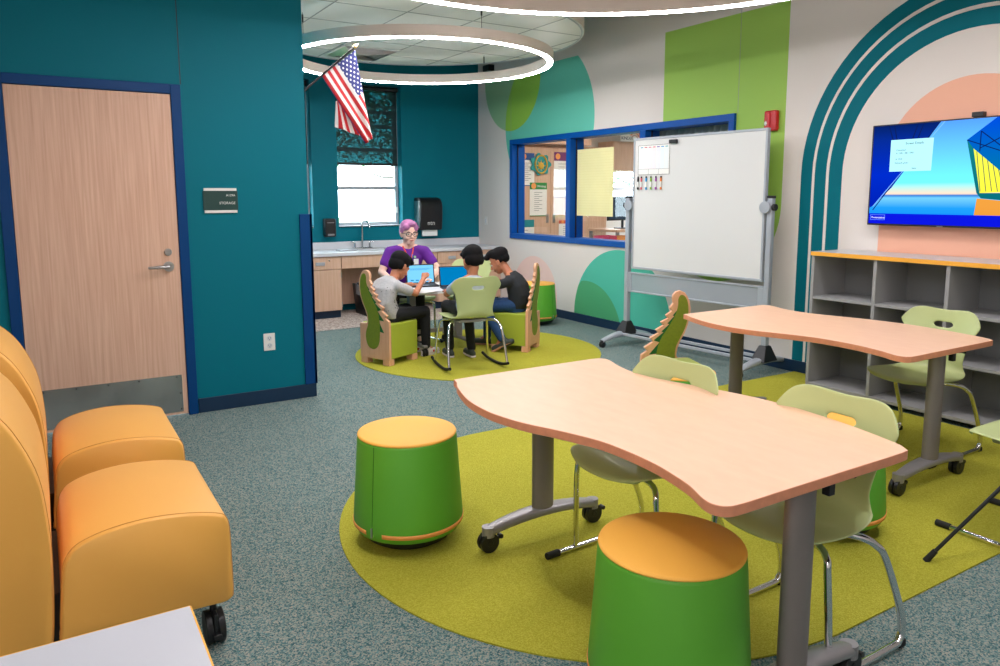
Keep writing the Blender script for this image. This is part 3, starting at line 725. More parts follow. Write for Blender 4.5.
# ================================================================== LOUNGE CHAIRS
def make_lounge(label, loc):
    t = thing('lounge_chair', label, 'lounge chair', loc, 0, 'yellow lounge chairs on casters')
    W = .60
    # side outline in x,z (seat) and extrude in y
    seat = [(-.022, .162), (.10, .158), (.25, .155), (.40, .152), (.440, .152), (.458, .160), (.465, .18), (.465, .30), (.463, .40), (.455, .438), (.435, .456), (.37, .474), (.28, .487), (.19, .489), (.10, .478), (.035, .457), (.006, .432), (-.012, .39), (-.022, .30), (-.030, .20)]
    def slab(outline, y0, y1, inset=.018):
        b = MB(); n = len(outline); cx = sum(p[0] for p in outline) / n; cz = sum(p[1] for p in outline) / n
        rows = []
        for (y, s) in ((y0, .93), (y0 + .004, .965), (y0 + .018, 1.0), ((y0 + y1) / 2, 1.012), (y1 - .018, 1.0), (y1 - .004, .965), (y1, .93)):
            ex = 1 if s >= 1 else s
            rows.append([(cx + (x - cx) * (1 - (1 - ex) * .6 * .45 / .45), y, cz + (z - cz) * (1 - (1 - ex) * .6)) for x, z in outline])
        vs = [p for r in rows for p in r]; fs = []
        for j in range(len(rows) - 1):
            for k in range(n):
                fs.append((j * n + k, j * n + (k + 1) % n, (j + 1) * n + (k + 1) % n, (j + 1) * n + k))
        fs.append(tuple(range(n))); fs.append(tuple((len(rows) - 1) * n + k for k in range(n - 1, -1, -1)))
        b.add(vs, fs); return b
    so = catmull(seat, 4)
    slab(so, 0, W).build('seat', 'yellow_vinyl', t, sharp=50)
    back = [(-.20, .12), (-.08, .12), (-.06, .13), (-.045, .22), (-.035, .42), (-.038, .56), (-.052, .68), (-.085, .78), (-.13, .865), (-.20, .935), (-.28, .965), (-.34, .95), (-.36, .90), (-.32, .78), (-.27, .6), (-.25, .4), (-.25, .2), (-.245, .13)]
    bo = catmull(back, 4)
    slab(bo, 0, W).build('backrest', 'yellow_vinyl', t, sharp=50)
    for outl, nm in ((so, 'seat'), (bo, 'back')):
        n = len(outl); cx = sum(p[0] for p in outl) / n; cz = sum(p[1] for p in outl) / n
        for y in (.017, W - .017):
            b = MB().tube([(cx + (x - cx) * 1.0, y, cz + (z - cz) * 1.0) for x, z in outl], .0015, 6, closed=True); b.build('piping', 'seam', t)
    MB().box(-.22, .40, .06, .10, .13, .17).box(-.22, .40, W - .10, W - .06, .13, .17).box(-.06, .02, .05, W - .05, .14, .30).build('frame', 'black_plastic', t, bevel=.004)
    for x in (-.20, .405):
        for y in (.055, W - .055):
            c = MB()
            for q in (-.030, .008): c.cyl((x + q, y, .055), (x + q + .022, y, .055), .055, n=32)
            c.cyl((x - .03, y, .055), (x + .03, y, .055), .016, n=12).cyl((x, y, .10), (x, y, .155), .011, n=12).box(x - .007, x + .007, y - .05, y + .03, .045, .115).box(x - .013, x + .013, y - .068, y - .045, .035, .055)
            c.build('caster', 'black_plastic', t, bevel=.003)
    return t
l0 = make_lounge('nearer yellow lounge chair, overlapped by the white table corner', (0, 2.43, 0))
dup(l0, (0, 3.32, 0), 0, 'farther yellow lounge chair, beside the wooden storage door')
# white table corner, bottom left
t = thing('white_table', 'white table corner with orange edge band at the bottom left', 'table', (-.407, 1.018, 0))
MB().prism([(-.6, -.40), (.597, -.40), (.6, -.397), (.6, .397), (.597, .40), (-.6, .40)], .695, .7196, 0).build('edge_band', 'orange_edge', t, smooth=False)
MB().prism([(-.597, -.397), (.5965, -.397), (.5965, .397), (-.597, .397)], .700, .7202, 0).build('tabletop', 'desk_white', t, smooth=False)
for x, y in ((-.54, -.34), (.44, -.34), (-.54, .30), (.44, .24)): MB().cyl((x, y, 0), (x, y, .695), .02).build('leg', 'grey_metal', t)

# ================================================================== GREY SHELVING
t = thing('open_shelving', 'long open grey shelving with orange edged top under the screen', 'shelving', (4.94, 3.52, 0))
D = .40; N = 5; Wm = .4925; LT = N * Wm
MB().box(-.012, D, -LT - .012, .012, 1.03, 1.06).build('top', 'shelf_top', t, bevel=.002)
MB().box(-.0135, -.0115, -LT - .012, .012, 1.0305, 1.0595).box(-.012, D, .0115, .0135, 1.0305, 1.0595).build('edge_band', 'orange_edge', t, smooth=False)
b = MB().box(D - .012, D, -LT, 0, .05, 1.03); b.build('back_panel', 'shelf_in', t, smooth=False)
for k in range(N + 1):
    y = -k * Wm; MB().box(0, D - .012, y - .0125, y + .0125, .05, 1.03).build('divider', 'shelf_grey', t, bevel=.002)
MB().box(0, D - .012, -LT - .01, .01, .035, .058).build('bottom_board', 'shelf_grey', t, bevel=.002)
for k in range(N):
    for z in (.385, .705): MB().box(.004, D - .014, -(k + 1) * Wm + .0125, -k * Wm - .0125, z, z + .02).build('shelf', 'shelf_grey', t, bevel=.001)
for k in (0, 2.5, 5):
    for x in (.05, D - .06):
        y = -k * Wm + (-.05 if k == 0 else .05)
        MB().cyl((x, y - .012, .018), (x, y + .012, .018), .018, n=18).box(x - .012, x + .012, y - .016, y + .016, .02, .036).build('caster', 'black_plastic', t, bevel=.002)

# ================================================================== TV
t = thing('wall_screen', 'large flat screen on the pink painted arch, showing a bright picture', 'television', (5.26, 2.66, 1.62))
TW, TH = 1.30, .722
def ts(yw, zw):       # world Y,z -> screen plane coordinates
    return (-(yw - 2.66), zw - 1.62)
ML = Matrix(((0, 0, -1, 0), (-1, 0, 0, 0), (0, 1, 0, 0), (0, 0, 0, 1)))
MB().box(0, .045, -TW / 2, TW / 2, -TH / 2, TH / 2).box(.045, .088, -.25, .25, -.2, .2).build('casing', 'black_plastic', t, bevel=.004)
def scr(name, cols, s=1.0):
    """picture shown on the screen: vertical gradient with its own light"""
    m = bpy.data.materials.new(name); m.use_nodes = True; nt = m.node_tree; nt.nodes.remove(nt.nodes['Principled BSDF'])
    tc = nt.nodes.new('ShaderNodeTexCoord'); sx = nt.nodes.new('ShaderNodeSeparateXYZ'); nt.links.new(tc.outputs['Object'], sx.inputs[0])
    r = nt.nodes.new('ShaderNodeValToRGB'); mr = nt.nodes.new('ShaderNodeMapRange'); mr.inputs[1].default_value = -TH / 2; mr.inputs[2].default_value = TH / 2
    nt.links.new(sx.outputs['Z'], mr.inputs[0]); nt.links.new(mr.outputs[0], r.inputs[0])
    for i, (p, c) in enumerate(cols):
        el = r.color_ramp.elements[i] if i < 2 else r.color_ramp.elements.new(p)
        el.position = p; el.color = lin(c) + (1,)
    e = nt.nodes.new('ShaderNodeEmission'); e.inputs[1].default_value = s
    nt.links.new(r.outputs[0], e.inputs[0]); nt.links.new(e.outputs[0], nt.nodes['Material Output'].inputs[0]); MATS[name] = m
scr('pic_sky', [(0, (0, 120, 240)), (.18, (30, 150, 240)), (.275, (110, 195, 240)), (.30, (20, 110, 200)), (.315, (240, 215, 190)), (.42, (110, 240, 245)), (.7, (100, 200, 255)), (1, (80, 150, 255))])
scr('pic_navy', [(0, (0, 20, 150)), (.5, (0, 40, 190)), (.85, (5, 40, 140)), (1, (5, 30, 90))])
scr('pic_blue', [(0, (0, 120, 160)), (.5, (0, 110, 160)), (1, (0, 70, 210))]); scr('pic_bar', [(0, (10, 20, 210)), (1, (10, 30, 220))])
scr('pic_yellow', [(0, (220, 150, 60)), (.3, (240, 235, 60)), (1, (225, 245, 90))]); scr('pic_orange', [(0, (220, 140, 50)), (.2, (225, 150, 60)), (1, (230, 160, 60))])
scr('pic_box', [(0, (180, 245, 255)), (1, (180, 245, 255))]); scr('pic_line', [(0, (10, 30, 90)), (1, (10, 30, 90))]); scr('pic_teal', [(0, (0, 90, 110)), (1, (20, 130, 130))])
scr('pic_light', [(0, (120, 170, 255)), (1, (120, 190, 255))])
names = ['pic_sky', 'pic_navy', 'pic_blue', 'pic_bar', 'pic_yellow', 'pic_orange', 'pic_box', 'pic_line', 'pic_teal', 'pic_light']
b = MB()
def patch(pts, mi, l): b.prism([ts(*p) for p in pts], 0, .0004 + l * .0003, mi, ML)
yl, yr, zb, zt = 3.298, 2.022, 1.272, 1.972
patch([(yl, zb), (yr, zb), (yr, zt), (yl, zt)], 0, 0)
patch([(yl, 1.385), (yl, zt), (2.83, zt), (2.90, 1.86), (3.14, 1.53), (3.27, 1.40)], 1, 1)
for q in ((2.80, 2.905), (2.83, 2.93)):
    patch([(q[0] - .008, zt), (q[0] + .0, zt), (yl - .022, 1.395 - (q[0] - 2.80) * .9), (yl - .030, 1.395 - (q[0] - 2.80) * .9)], 9 if q[0] < 2.81 else 7, 2)
for a, c in (((3.19, zt), (3.13, 1.80)), ((3.15, zt), (3.11, 1.80)), ((2.98, zt), (3.05, 1.75)), ((2.94, zt), (3.02, 1.75))):
    patch([a, (a[0] - .008, a[1]), (c[0] - .008, c[1]), c], 7, 2)
patch([(yl, zb), (yr, zb), (yr, 1.345), (yl, 1.345)], 3, 3)
patch([(2.645, 1.838), (2.47, zt), (yr, zt), (yr, 1.60), (2.26, 1.545), (2.43, 1.60), (2.60, 1.78)], 2, 2)
patch([(2.645, 1.838), (2.60, 1.78), (2.54, 1.49), (2.56, 1.49)], 8, 3)
patch([(2.60, 1.78), (2.37, 1.58), (2.25, 1.50), (2.54, 1.49)], 4, 3)
patch([(2.25, 1.50), (2.37, 1.58), (2.20, 1.535), (yr, 1.50), (yr, 1.48)], 4, 3)
patch([(2.56, 1.49), (yr, 1.49), (yr, 1.41), (2.53, 1.455)], 8, 3)
patch([(2.555, 1.455), (2.40, 1.44), (yr, 1.41), (yr, 1.345), (2.565, 1.345)], 5, 3)
for k in range(6):
    y = 2.58 - k * .035; patch([(y, 1.76 - k * .03), (y - .004, 1.76 - k * .03), (y - .044, 1.50), (y - .040, 1.50)], 7, 4) if y - .04 > 2.3 else None
for p, q in (((2.645, 1.838), (2.02, 1.60)), ((2.56, 1.89), (2.56, 1.76)), ((2.56, 1.89), (2.35, 1.72)), ((2.41, zt), (2.42, 1.62)), ((2.56, 1.78), (2.33, 1.90)), ((2.42, 1.85), (2.2, 1.7)), ((2.42, 1.85), (2.2, 1.95)), ((2.43, 1.67), (2.2, 1.72))):
    dx, dz = q[0] - p[0], q[1] - p[1]; L_ = math.hypot(dx, dz); nx, nz = -dz / L_ * .003, dx / L_ * .003
    patch([(p[0] + nx, p[1] + nz), (p[0] - nx, p[1] - nz), (q[0] - nx, q[1] - nz), (q[0] + nx, q[1] + nz)], 7, 5)
patch([(3.163, 1.645), (2.866, 1.645), (2.862, 1.868), (3.163, 1.868)], 6, 6)
for y0_, y1_, z0_, z1_ in ((3.285, 3.175, 1.336, 1.334), (3.285, 3.175, 1.300, 1.298), (3.285, 3.283, 1.298, 1.336), (3.177, 3.175, 1.298, 1.336)):
    patch([(y0_, z0_), (y1_, z0_), (y1_, z1_), (y0_, z1_)], 9, 5)
b.build('picture', names, t, smooth=False)
def tv_text(s, size, m, y, z): text(s, size, m, t, Matrix.Translation((-.004, 0, 0)) @ ML @ Matrix.Translation((ts(y, z)[0], ts(y, z)[1], 0)))
MATS['ink'] = mat('ink', (30, 60, 90), .6)
tv_text('Screen Details', .022, 'ink', 3.055, 1.832); tv_text('Connection', .015, 'ink', 3.12, 1.79); tv_text('A: 1284 - 380 - 7202', .015, 'ink', 3.12, 1.768)
tv_text('#  1234', .015, 'ink', 3.12, 1.727); tv_text('Network: guest', .015, 'ink', 3.125, 1.70); tv_text('Next', .015, 'ink', 3.0, 1.66)
emitter('white_text', (225, 235, 255), 1.0); tv_text('Presentation', .020, 'white_text', 3.275, 1.309)
MB().box(-.047 + .045, .0, -.0 + .10, .14, -TH / 2 + .001, -TH / 2 + .007).build('maker_mark', 'steel', t, smooth=False)
MB().box(-.01, .035, -.107, -.035, TH / 2 + .002, TH / 2 + .034).build('camera_bar', 'black_plastic', t, bevel=.004)

# ================================================================== FIRE ALARM
t = thing('fire_alarm', 'red fire alarm on the green stripe above the whiteboard corner', 'alarm', (XR, 4.262, 2.10))
MB().box(-.05, 0, -.062, .062, -.085, .085).build('housing', 'red_plastic', t, bevel=.014, seg=3)
MB().box(-.062, -.045, -.006, .030, -.055, .07).build('centre_ridge', 'red_plastic', t, bevel=.008)
MB().sphere((-.052, .03, -.02), (.012, .022, .022)).build('strobe', 'white_plastic', t)

# ================================================================== WHITEBOARD
A = Vector((4.952, 5.612)); B = Vector((5.091, 4.044)); dv = (B - A).normalized()
rzw = math.atan2(dv.y, dv.x)
t = thing('mobile_whiteboard', 'mobile whiteboard on wheeled grey stand before the interior window', 'whiteboard', (A.x, A.y, 0), rzw)
# local x along the board, local +y = behind it (towards the wall), -y towards the camera
LW = (B - A).length
MB().box(.085, LW - .055, -.018, .012, .785, 2.005).build('board', 'wb_white', t, smooth=False)
b = MB().box(.07, LW - .04, -.024, .016, 1.998, 2.02).box(.07, LW - .04, -.024, .016, .765, .788).box(.07, .09, -.024, .016, .788, 1.998).box(LW - .06, LW - .04, -.024, .016, .788, 1.998)
b.build('frame', 'wb_frame', t, bevel=.004)
MB().box(.02, LW - .02, -.004, .002, .545, .715).build('perforated_panel', 'perforated', t, smooth=False)
MB().box(.0, LW, -.012, .012, .712, .728).box(.0, LW, -.012, .012, .530, .546).box(.02, .06, -.012, .012, .546, .712).box(LW - .08, LW - .02, -.012, .012, .546, .712).build('panel_rail', 'wb_frame', t, bevel=.003)
for s, x in ((0, 0.0), (1, LW)):
    p = MB().box(x - .024, x + .024, -.02, .03, .10, 1.455).build('post', 'wb_frame', t, bevel=.008)
    MB().box(x - .027, x + .027, -.022, .032, 1.452, 1.475).build('post_cap', 'black_plastic', p, bevel=.006)
    e = -1 if s == 0 else 1
    MB().cyl((x + e * .02, -.0, 1.38), (x + e * .05, -.0, 1.38), .028).build('tilt_knob', 'black_plastic', p, bevel=.004)
    MB().cyl((x - e * .03, -.045, 1.38), (x - e * .03, -.026, 1.38), .05).build('pivot_disc', 'wb_frame', p, bevel=.004)
    cn = MB(); cn.add([(x - .07, -.10, .105), (x + .07, -.10, .105), (x + .07, .10, .105), (x - .07, .10, .105), (x - .035, -.03, .235), (x + .035, -.03, .235), (x + .035, .04, .235), (x - .035, .04, .235)], [(0, 3, 2, 1), (4, 5, 6, 7), (0, 1, 5, 4), (1, 2, 6, 5), (2, 3, 7, 6), (3, 0, 4, 7)])
    cn.build('base_cone', 'black_plastic', p, bevel=.008)
    ft = MB()
    def foot(u, v, x=x):
        yy = -.34 + .68 * v; a = 2 * PI * u; zc = .112 - .05 * (yy / .34) ** 2; cc, ss = math.cos(a), math.sin(a); r = 1 / ((abs(cc) ** 3 + abs(ss) ** 3) ** (1 / 3))
        return (x + (.026 + .016 * (1 - (yy / .34) ** 2)) * r * cc, yy, zc + (.014 + .014 * (1 - (yy / .34) ** 2)) * r * ss)
    ft.grid(foot, 16, 20); ft.build('foot', 'wb_frame', t, sharp=60)
    for yy in (-.33, .33):
        c = MB().cyl((x - .018, yy, .03), (x - .004, yy, .03), .03, n=20).cyl((x + .004, yy, .03), (x + .018, yy, .03), .03, n=20).cyl((x, yy, .03), (x, yy, .065), .008, n=10).box(x - .02, x + .02, yy - .012, yy + .012, .04, .055)
        c.build('caster', 'black_plastic', t, bevel=.002)
MB().box(0, LW, -.10, -.07, .10, .125).box(0, LW, .07, .10, .10, .125).build('cross_bar', 'wb_frame', t, bevel=.004)
def wbl(u, z): return (u, -.027, z)
WM = Matrix.Translation((A.x, A.y, 0)) @ Matrix.Rotation(rzw, 4, 'Z')
t = thing('wall_calendar', 'white monthly calendar sheet on the top left of the whiteboard', 'calendar', tuple(WM @ Vector((.028, 0, -.018))), rzw)
MB().box(.105, .49, -.0215, -.0185, 1.69, 1.965).build('sheet', 'paper', t, smooth=False)
b = MB()
for z in (1.69, 1.963): b.box(.105, .49, -.0225, -.0212, z, z + .003)
for x in (.105, .487): b.box(x, x + .003, -.0225, -.0212, 1.69, 1.965)
b.build('border', 'black_plastic', t, smooth=False)
for i, c in enumerate([(234, 239, 241), (241, 236, 237), (241, 236, 239), (241, 235, 238), (235, 237, 243), (232, 240, 244), (234, 240, 241)]):
    mat('cal_%d' % i, c, .7); MB().box(.125 + i * .051, .170 + i * .051, -.0222, -.0212, 1.745, 1.935).build('day_column', 'cal_%d' % i, t, smooth=False)
for i, c in enumerate([(60, 150, 190), (200, 90, 110), (220, 110, 150), (220, 90, 120), (120, 90, 190), (50, 160, 220), (60, 180, 190)]):
    mat('calh_%d' % i, c, .7); MB().box(.132 + i * .051, .165 + i * .051, -.0224, -.0213, 1.942, 1.950).build('day_heading', 'calh_%d' % i, t, smooth=False)
b = MB()
for x in (.235, .36): b.box(x, x + .002, -.0222, -.0212, 1.69, 1.743)
b.box(.105, .49, -.0222, -.0212, 1.742, 1.7445).build('note_boxes', 'gridline', t, smooth=False)
t = MB().box(.49, .575, -.05, -.0185, 1.94, 1.975).build('eraser', 'black_plastic', bevel=.006, M=WM @ Matrix.Translation((.035, 0, .008)))
tag(t, 'black eraser stuck to the top of the whiteboard beside the calendar', 'eraser')
for i, (u, c, nm) in enumerate([(.140, (30, 30, 34), 'black'), (.182, (236, 110, 120), 'pink'), (.243, (40, 160, 215), 'blue'), (.302, (140, 190, 50), 'green'), (.363, (165, 80, 170), 'purple'), (.425, (245, 140, 50), 'orange')]):
    mat('marker_' + nm, c, .4)
    t = thing('marker', 'marker with %s cap and tip in the row on the whiteboard' % nm, 'marker', (A.x, A.y, -.02), rzw, 'markers below the calendar')
    MB().cyl((u, -.027, 1.575), (u, -.027, 1.63), .008, n=12).build('barrel', 'paper', t)
    MB().cyl((u, -.027, 1.628), (u, -.027, 1.662), .0085, n=12).build('cap', 'marker_' + nm, t)
    MB().cyl((u, -.027, 1.66), (u, -.027, 1.678), .007, n=12).build('cap_end', 'black_plastic', t)
    MB().cyl((u, -.027, 1.553), (u, -.027, 1.576), .0085, n=12).build('end_plug', 'marker_' + nm, t)

# ================================================================== CROCODILE CHAIRS
def make_croc(label, loc, rz, mirror=1):
    """local x = along the back panel, +y = direction the seat points"""
    t = thing('crocodile_chair', label, 'chair', loc, rz, None)
    # outline of the wooden panel (x to the toothed side, z up)
    left = [(.083, .360), (.093, .382), (.086, .43), (.062, .49), (.038, .53), (.016, .588), (.0, .655), (-.001, .71), (.008, .755), (.024, .79), (.045, .817), (.075, .830), (.105, .824), (.126, .803), (.131, .775)]
    right = [(.124, .745), (.150, .712), (.133, .692), (.176, .662), (.157, .642), (.212, .616), (.190, .594), (.246, .564), (.224, .542), (.285, .510), (.262, .482), (.325, .444), (.302, .420), (.345, .395), (.348, .36)]
    outl = [(0, .05), (0, .357)] + left + right + [(.348, .05)]
    P = [(mirror * (x - .1725), z) for x, z in outl]
    Mx = Matrix(((1, 0, 0, 0), (0, 0, 1, 0), (0, 1, 0, 0), (0, 0, 0, 1)))   # (x, z, depth) -> world
    MB().prism(P, -.028, 0, 0, Mx).build('back_panel', 'croc_wood', t, bevel=.004)
    tail = [(.072, .800), (.090, .775), (.092, .725), (.110, .665), (.140, .61), (.172, .56), (.205, .51), (.228, .455), (.240, .39), (.242, .33), (.240, .26), (.230, .20), (.205, .155), (.158, .135), (.110, .150), (.082, .19), (.072, .25), (.082, .30), (.100, .345), (.106, .40), (.095, .455), (.064, .515), (.038, .57), (.022, .63), (.016, .69), (.024, .75), (.045, .79)]
    T = [(mirror * (x - .1725), z) for x, z in catmull(tail, 4)]
    b = MB().prism(T, -.0305, -.027, 0, Mx).prism([p for p in T], -.001, .0025, 0, Mx); b.build('tail_inlay', 'croc_green', t, smooth=False)
    b = MB()
    for (bx0, bz0), (tx_, tz_), (bx1, bz1) in (((.100, .705), (.128, .660), (.110, .650)), ((.118, .665), (.166, .606), (.142, .595)), ((.150, .61), (.207, .552), (.180, .535)), ((.188, .555), (.262, .492), (.212, .470)), ((.222, .485), (.292, .395), (.232, .400)), ((.234, .40), (.290, .290), (.236, .300))):
        tri = [(bx0 - .01, bz0), (tx_, tz_), (bx1 - .01, bz1)]
        for d0, d1 in ((-.0300, -.027), (-.001, .0020)): b.prism([(mirror * (x - .1725), z) for x, z in tri], d0, d1, 0, Mx)
    b.build('spikes_inlay', 'croc_dark', t, smooth=False)
    MB().box(-.17, .17, .001, .355, .055, .365).build('seat_block', 'seat_vinyl', t, bevel=.012, seg=3)
    for x in (-.13, .13):
        for y in (.0, .31):
            MB().box(x - .038, x + .038, y - .026, y + .042, 0, .056).build('leg', 'croc_wood', t, bevel=.003)
    return t
make_croc('crocodile back chair at the left, boy in speckled grey tee on it', (2.4665, 6.07, .006), math.radians(-66), 1)
make_croc('crocodile back chair at the right, boy in black tee on it', (3.975, 5.866, .006), math.radians(36.5), -1)
make_croc('empty crocodile back chair beside the far end of the maple table', (3.60, 3.672, .006), math.radians(158), 1)

# ================================================================== TRIPOD LEG (thing mostly beyond the right edge)
t = thing('tripod_stand', 'thin black tripod leg slanting up beside the rightmost chair', 'tripod', (3.42, 1.02, 0))
foot_ = Vector((2.97 - 3.42, 1.525 - 1.02, .006)); apex = Vector((0, 0, .95))
for a in (0, 120, 240):
    f = Matrix.Rotation(math.radians(a), 3, 'Z') @ foot_
    lg = MB().tube([f, f.lerp(apex, .42)], .0075, 10).tube([f.lerp(apex, .40), apex], .011, 10).build('leg', 'black_plastic', t)
    MB().tube([f + Vector((0, 0, -.002)), f.lerp(apex, .05)], [.013, .011], 12).build('foot_cap', 'black_rubber', lg)
    MB().tube([f.lerp(apex, .39), f.lerp(apex, .43)], .016, 12).build('leg_clamp', 'black_plastic', lg)
MB().cyl((0, 0, .80), (0, 0, 1.25), .013).build('pole', 'black_plastic', t)
MB().cyl((0, 0, .90), (0, 0, .98), .03).build('hub', 'black_plastic', t, bevel=.004)

# ================================================================== FLAG
t = thing('flag', 'small American flag hanging from a slanted pole at the wall corner', 'flag')
tip = Vector((2.154, 5.55, 2.614)); low = Vector((1.757, 5.55, 2.268)); bse = low + (low - tip) * .22
MB().tube([(1.668, 5.55, bse.z - .02), low, tip - (tip - low) * .06], .008, 10).build('pole', 'black_plastic', t)
mat('brass', (226, 196, 130), .3, .8)
MB().tube([tip - (tip - low) * .07, tip - (tip - low) * .04, tip - (tip - low) * .01, tip + (tip - low) * .03], [.010, .016, .010, .002], 12).build('finial', 'brass', t)
MB().box(1.665, 1.69, 5.51, 5.59, bse.z - .07, bse.z + .03).build('bracket', 'brass', t, bevel=.004)
def flag_mat():
    m = bpy.data.materials.new('flag_cloth'); m.use_nodes = True; nt = m.node_tree; b = nt.nodes['Principled BSDF']; b.inputs['Roughness'].default_value = .7
    uv = nt.nodes.new('ShaderNodeUVMap'); uv.uv_map = 'UVMap'; sp = nt.nodes.new('ShaderNodeSeparateXYZ'); nt.links.new(uv.outputs[0], sp.inputs[0])
    def M(op, a, b_=None):
        n = nt.nodes.new('ShaderNodeMath'); n.operation = op
        for i, x in enumerate((a, b_)):
            if x is None: continue
            if isinstance(x, (int, float)): n.inputs[i].default_value = x
            else: nt.links.new(x, n.inputs[i])
        return n.outputs[0]
    u, v = sp.outputs[0], sp.outputs[1]           # u along the fly, v from the top
    odd = M('MODULO', M('FLOOR', M('MULTIPLY', v, 13)), 2)
    mx = nt.nodes.new('ShaderNodeMixRGB'); mx.inputs[1].default_value = lin((200, 30, 40)) + (1,); mx.inputs[2].default_value = lin((235, 228, 226)) + (1,)
    nt.links.new(odd, mx.inputs[0])
    # staggered star grid in the canton
    U = M('MULTIPLY', u, 11 / .46 / 2); V = M('MULTIPLY', v, 9 * 13 / 7 / 2)
    def dots(off):
        du = M('SUBTRACT', M('FRACT', M('ADD', U, off)), .5); dvv = M('SUBTRACT', M('FRACT', M('ADD', V, off)), .5)
        return M('LESS_THAN', M('SQRT', M('ADD', M('MULTIPLY', du, du), M('MULTIPLY', dvv, dvv))), .165)
    star = M('MAXIMUM', dots(0), dots(.5))
    cm = nt.nodes.new('ShaderNodeMixRGB'); cm.inputs[1].default_value = lin((44, 52, 120)) + (1,); cm.inputs[2].default_value = lin((235, 235, 240)) + (1,); nt.links.new(star, cm.inputs[0])
    can = M('MULTIPLY', M('LESS_THAN', u, .47), M('LESS_THAN', v, 7 / 13))
    fx = nt.nodes.new('ShaderNodeMixRGB'); nt.links.new(can, fx.inputs[0]); nt.links.new(mx.outputs[0], fx.inputs[1]); nt.links.new(cm.outputs[0], fx.inputs[2])
    nt.links.new(fx.outputs[0], b.inputs['Base Color']); MATS['flag_cloth'] = m
flag_mat()
def cloth(name, quad, uvq, amp, ph, depth):
    """quad: corners u0v0,u1v0,u1v1,u0v1 in (X,z)"""
    nu, nv = 28, 20; b = MB()
    def fn(i, j):
        p = [Vector(q) for q in quad]
        a = p[0].lerp(p[1], i).lerp(p[3].lerp(p[2], i), j)
        return (a.x, 5.55 + depth + amp * (i + .15) * math.sin(ph + 11 * j + 3 * i), a.y)
    b.grid(fn, nu, nv); o = b.build(name, 'flag_cloth', t, solid=.0015, sharp=0)
    me = o.data; uv = me.uv_layers.new(name='UVMap')
    for lp in me.loops:
        k = lp.vertex_index; i = (k % (nu + 1)) / nu; j = (k // (nu + 1)) / nv
        if uvq is None:           # straight stripes along the fly, the free side folded away
            pq = [Vector(x) for x in quad]; a = pq[0].lerp(pq[1], i).lerp(pq[3].lerp(pq[2], i), j) - pq[0]
            e1, e2 = (.333, -.485), (pq[3].x - pq[0].x, pq[3].y - pq[0].y); det = e1[0] * e2[1] - e1[1] * e2[0]
            uv.data[lp.index].uv = ((a.x * e2[1] - a.y * e2[0]) / det * 1.0, (e1[0] * a.y - e1[1] * a.x) / det); continue
        q = [Vector(x) for x in uvq]; r = q[0].lerp(q[1], i).lerp(q[3].lerp(q[2], i), j); uv.data[lp.index].uv = (r.x, r.y)
    return o
cloth('cloth', [(2.137, 2.576), (2.262, 1.925), (2.206, 1.878), (1.873, 2.363)], None, .012, 0, 0)
cloth('back_fold', [(2.05, 2.22), (2.17, 1.94), (1.975, 2.0), (1.985, 2.19)], [(.5, .60), (.95, .60), (.95, 1.07), (.5, 1.07)], .01, 1, .035)
MB().tube([(1.873, 5.55, 2.363), (1.99, 5.55, 2.19), (2.206, 5.555, 1.878)], .0025, 6).build('fringe', 'navy', t)

# ================================================================== ROOM BEHIND THE INTERIOR WINDOW
NX0, NX1, NY0, NY1, NZ = XR + .15, 9.3, 3.6, 9.9, 2.75
b = MB().box(NX0, NX1, NY0 - .1, NY0, 0, NZ).box(NX1, NX1 + .1, NY0, 7.6, 0, NZ).box(NX1, NX1 + .1, 7.6, NY1, 0, 1.1).box(NX1, NX1 + .1, 7.6, NY1, 1.95, NZ).box(NX1, NX1 + .1, 7.6, 8.9, 1.1, 1.95).box(NX0, NX0 + .02, YF, NY1, 0, NZ)
b.box(NX0, 8.15, NY1, NY1 + .1, 0, NZ).box(8.15, NX1, NY1, NY1 + .1, 0, 1.12).box(8.15, NX1, NY1, NY1 + .1, 1.86, NZ)
b.build('wall_north', 'white_paint', kind='structure', smooth=False)
MB().box(NX0, NX1 + .1, NY0 - .1, NY1 + .1, NZ, NZ + .1).build('ceiling_north', 'ceiling_white', kind='structure', smooth=False)
wn = thing('window_4', None, None); wn['kind'] = 'structure'
b = MB().box(8.15, NX1, NY1 + .02, NY1 + .07, 1.55, 1.62)
for x in (8.15, 8.95, 9.25): b.box(x, x + .05, NY1 + .02, NY1 + .07, 1.12, 1.86)
b.build('window_frame', 'grey_metal', wn, bevel=.003)
t = thing('fill_panel_light', 'added unseen ceiling panel light for the room behind the interior window', 'ceiling light', (6.9, 7.6, NZ - .02))  # unseen lamp, added so the neighbouring room is not dark
MB().box(-.62, .62, -.32, .32, 0, .02).build('frame', 'white_laminate', t, smooth=False)
emitter('panel_glow', (255, 246, 232), 22.0); MB().box(-.58, .58, -.28, .28, -.004, .0).build('diffuser', 'panel_glow', t, smooth=False)
t = thing('tall_cabinet', 'tall light wood cabinet with posters seen through the left pane', 'cabinet', (0, 0, 0))
MB().box(5.62, 7.75, 9.32, 9.88, 0, 2.23).build('carcass', 'cabinet_wood', t, bevel=.003)
for x0, x1 in ((5.64, 6.14), (6.145, 6.64), (6.645, 7.14), (7.145, 7.74)):
    dd = MB().box(x0, x1, 9.30, 9.32, .06, 2.20).build('cabinet_door', 'cabinet_wood', t, bevel=.002)
    hx = x1 - .06 if x0 in (5.64, 6.145) else x0 + .06
    MB().box(hx - .022, hx + .022, 9.285, 9.302, 1.07, 1.20).build('recessed_pull', 'steel', dd, bevel=.004)
MB().box(5.62, 7.3, 9.15, 9.88, 2.235, 2.33).build('top_box', 'door_wood', t, bevel=.003)
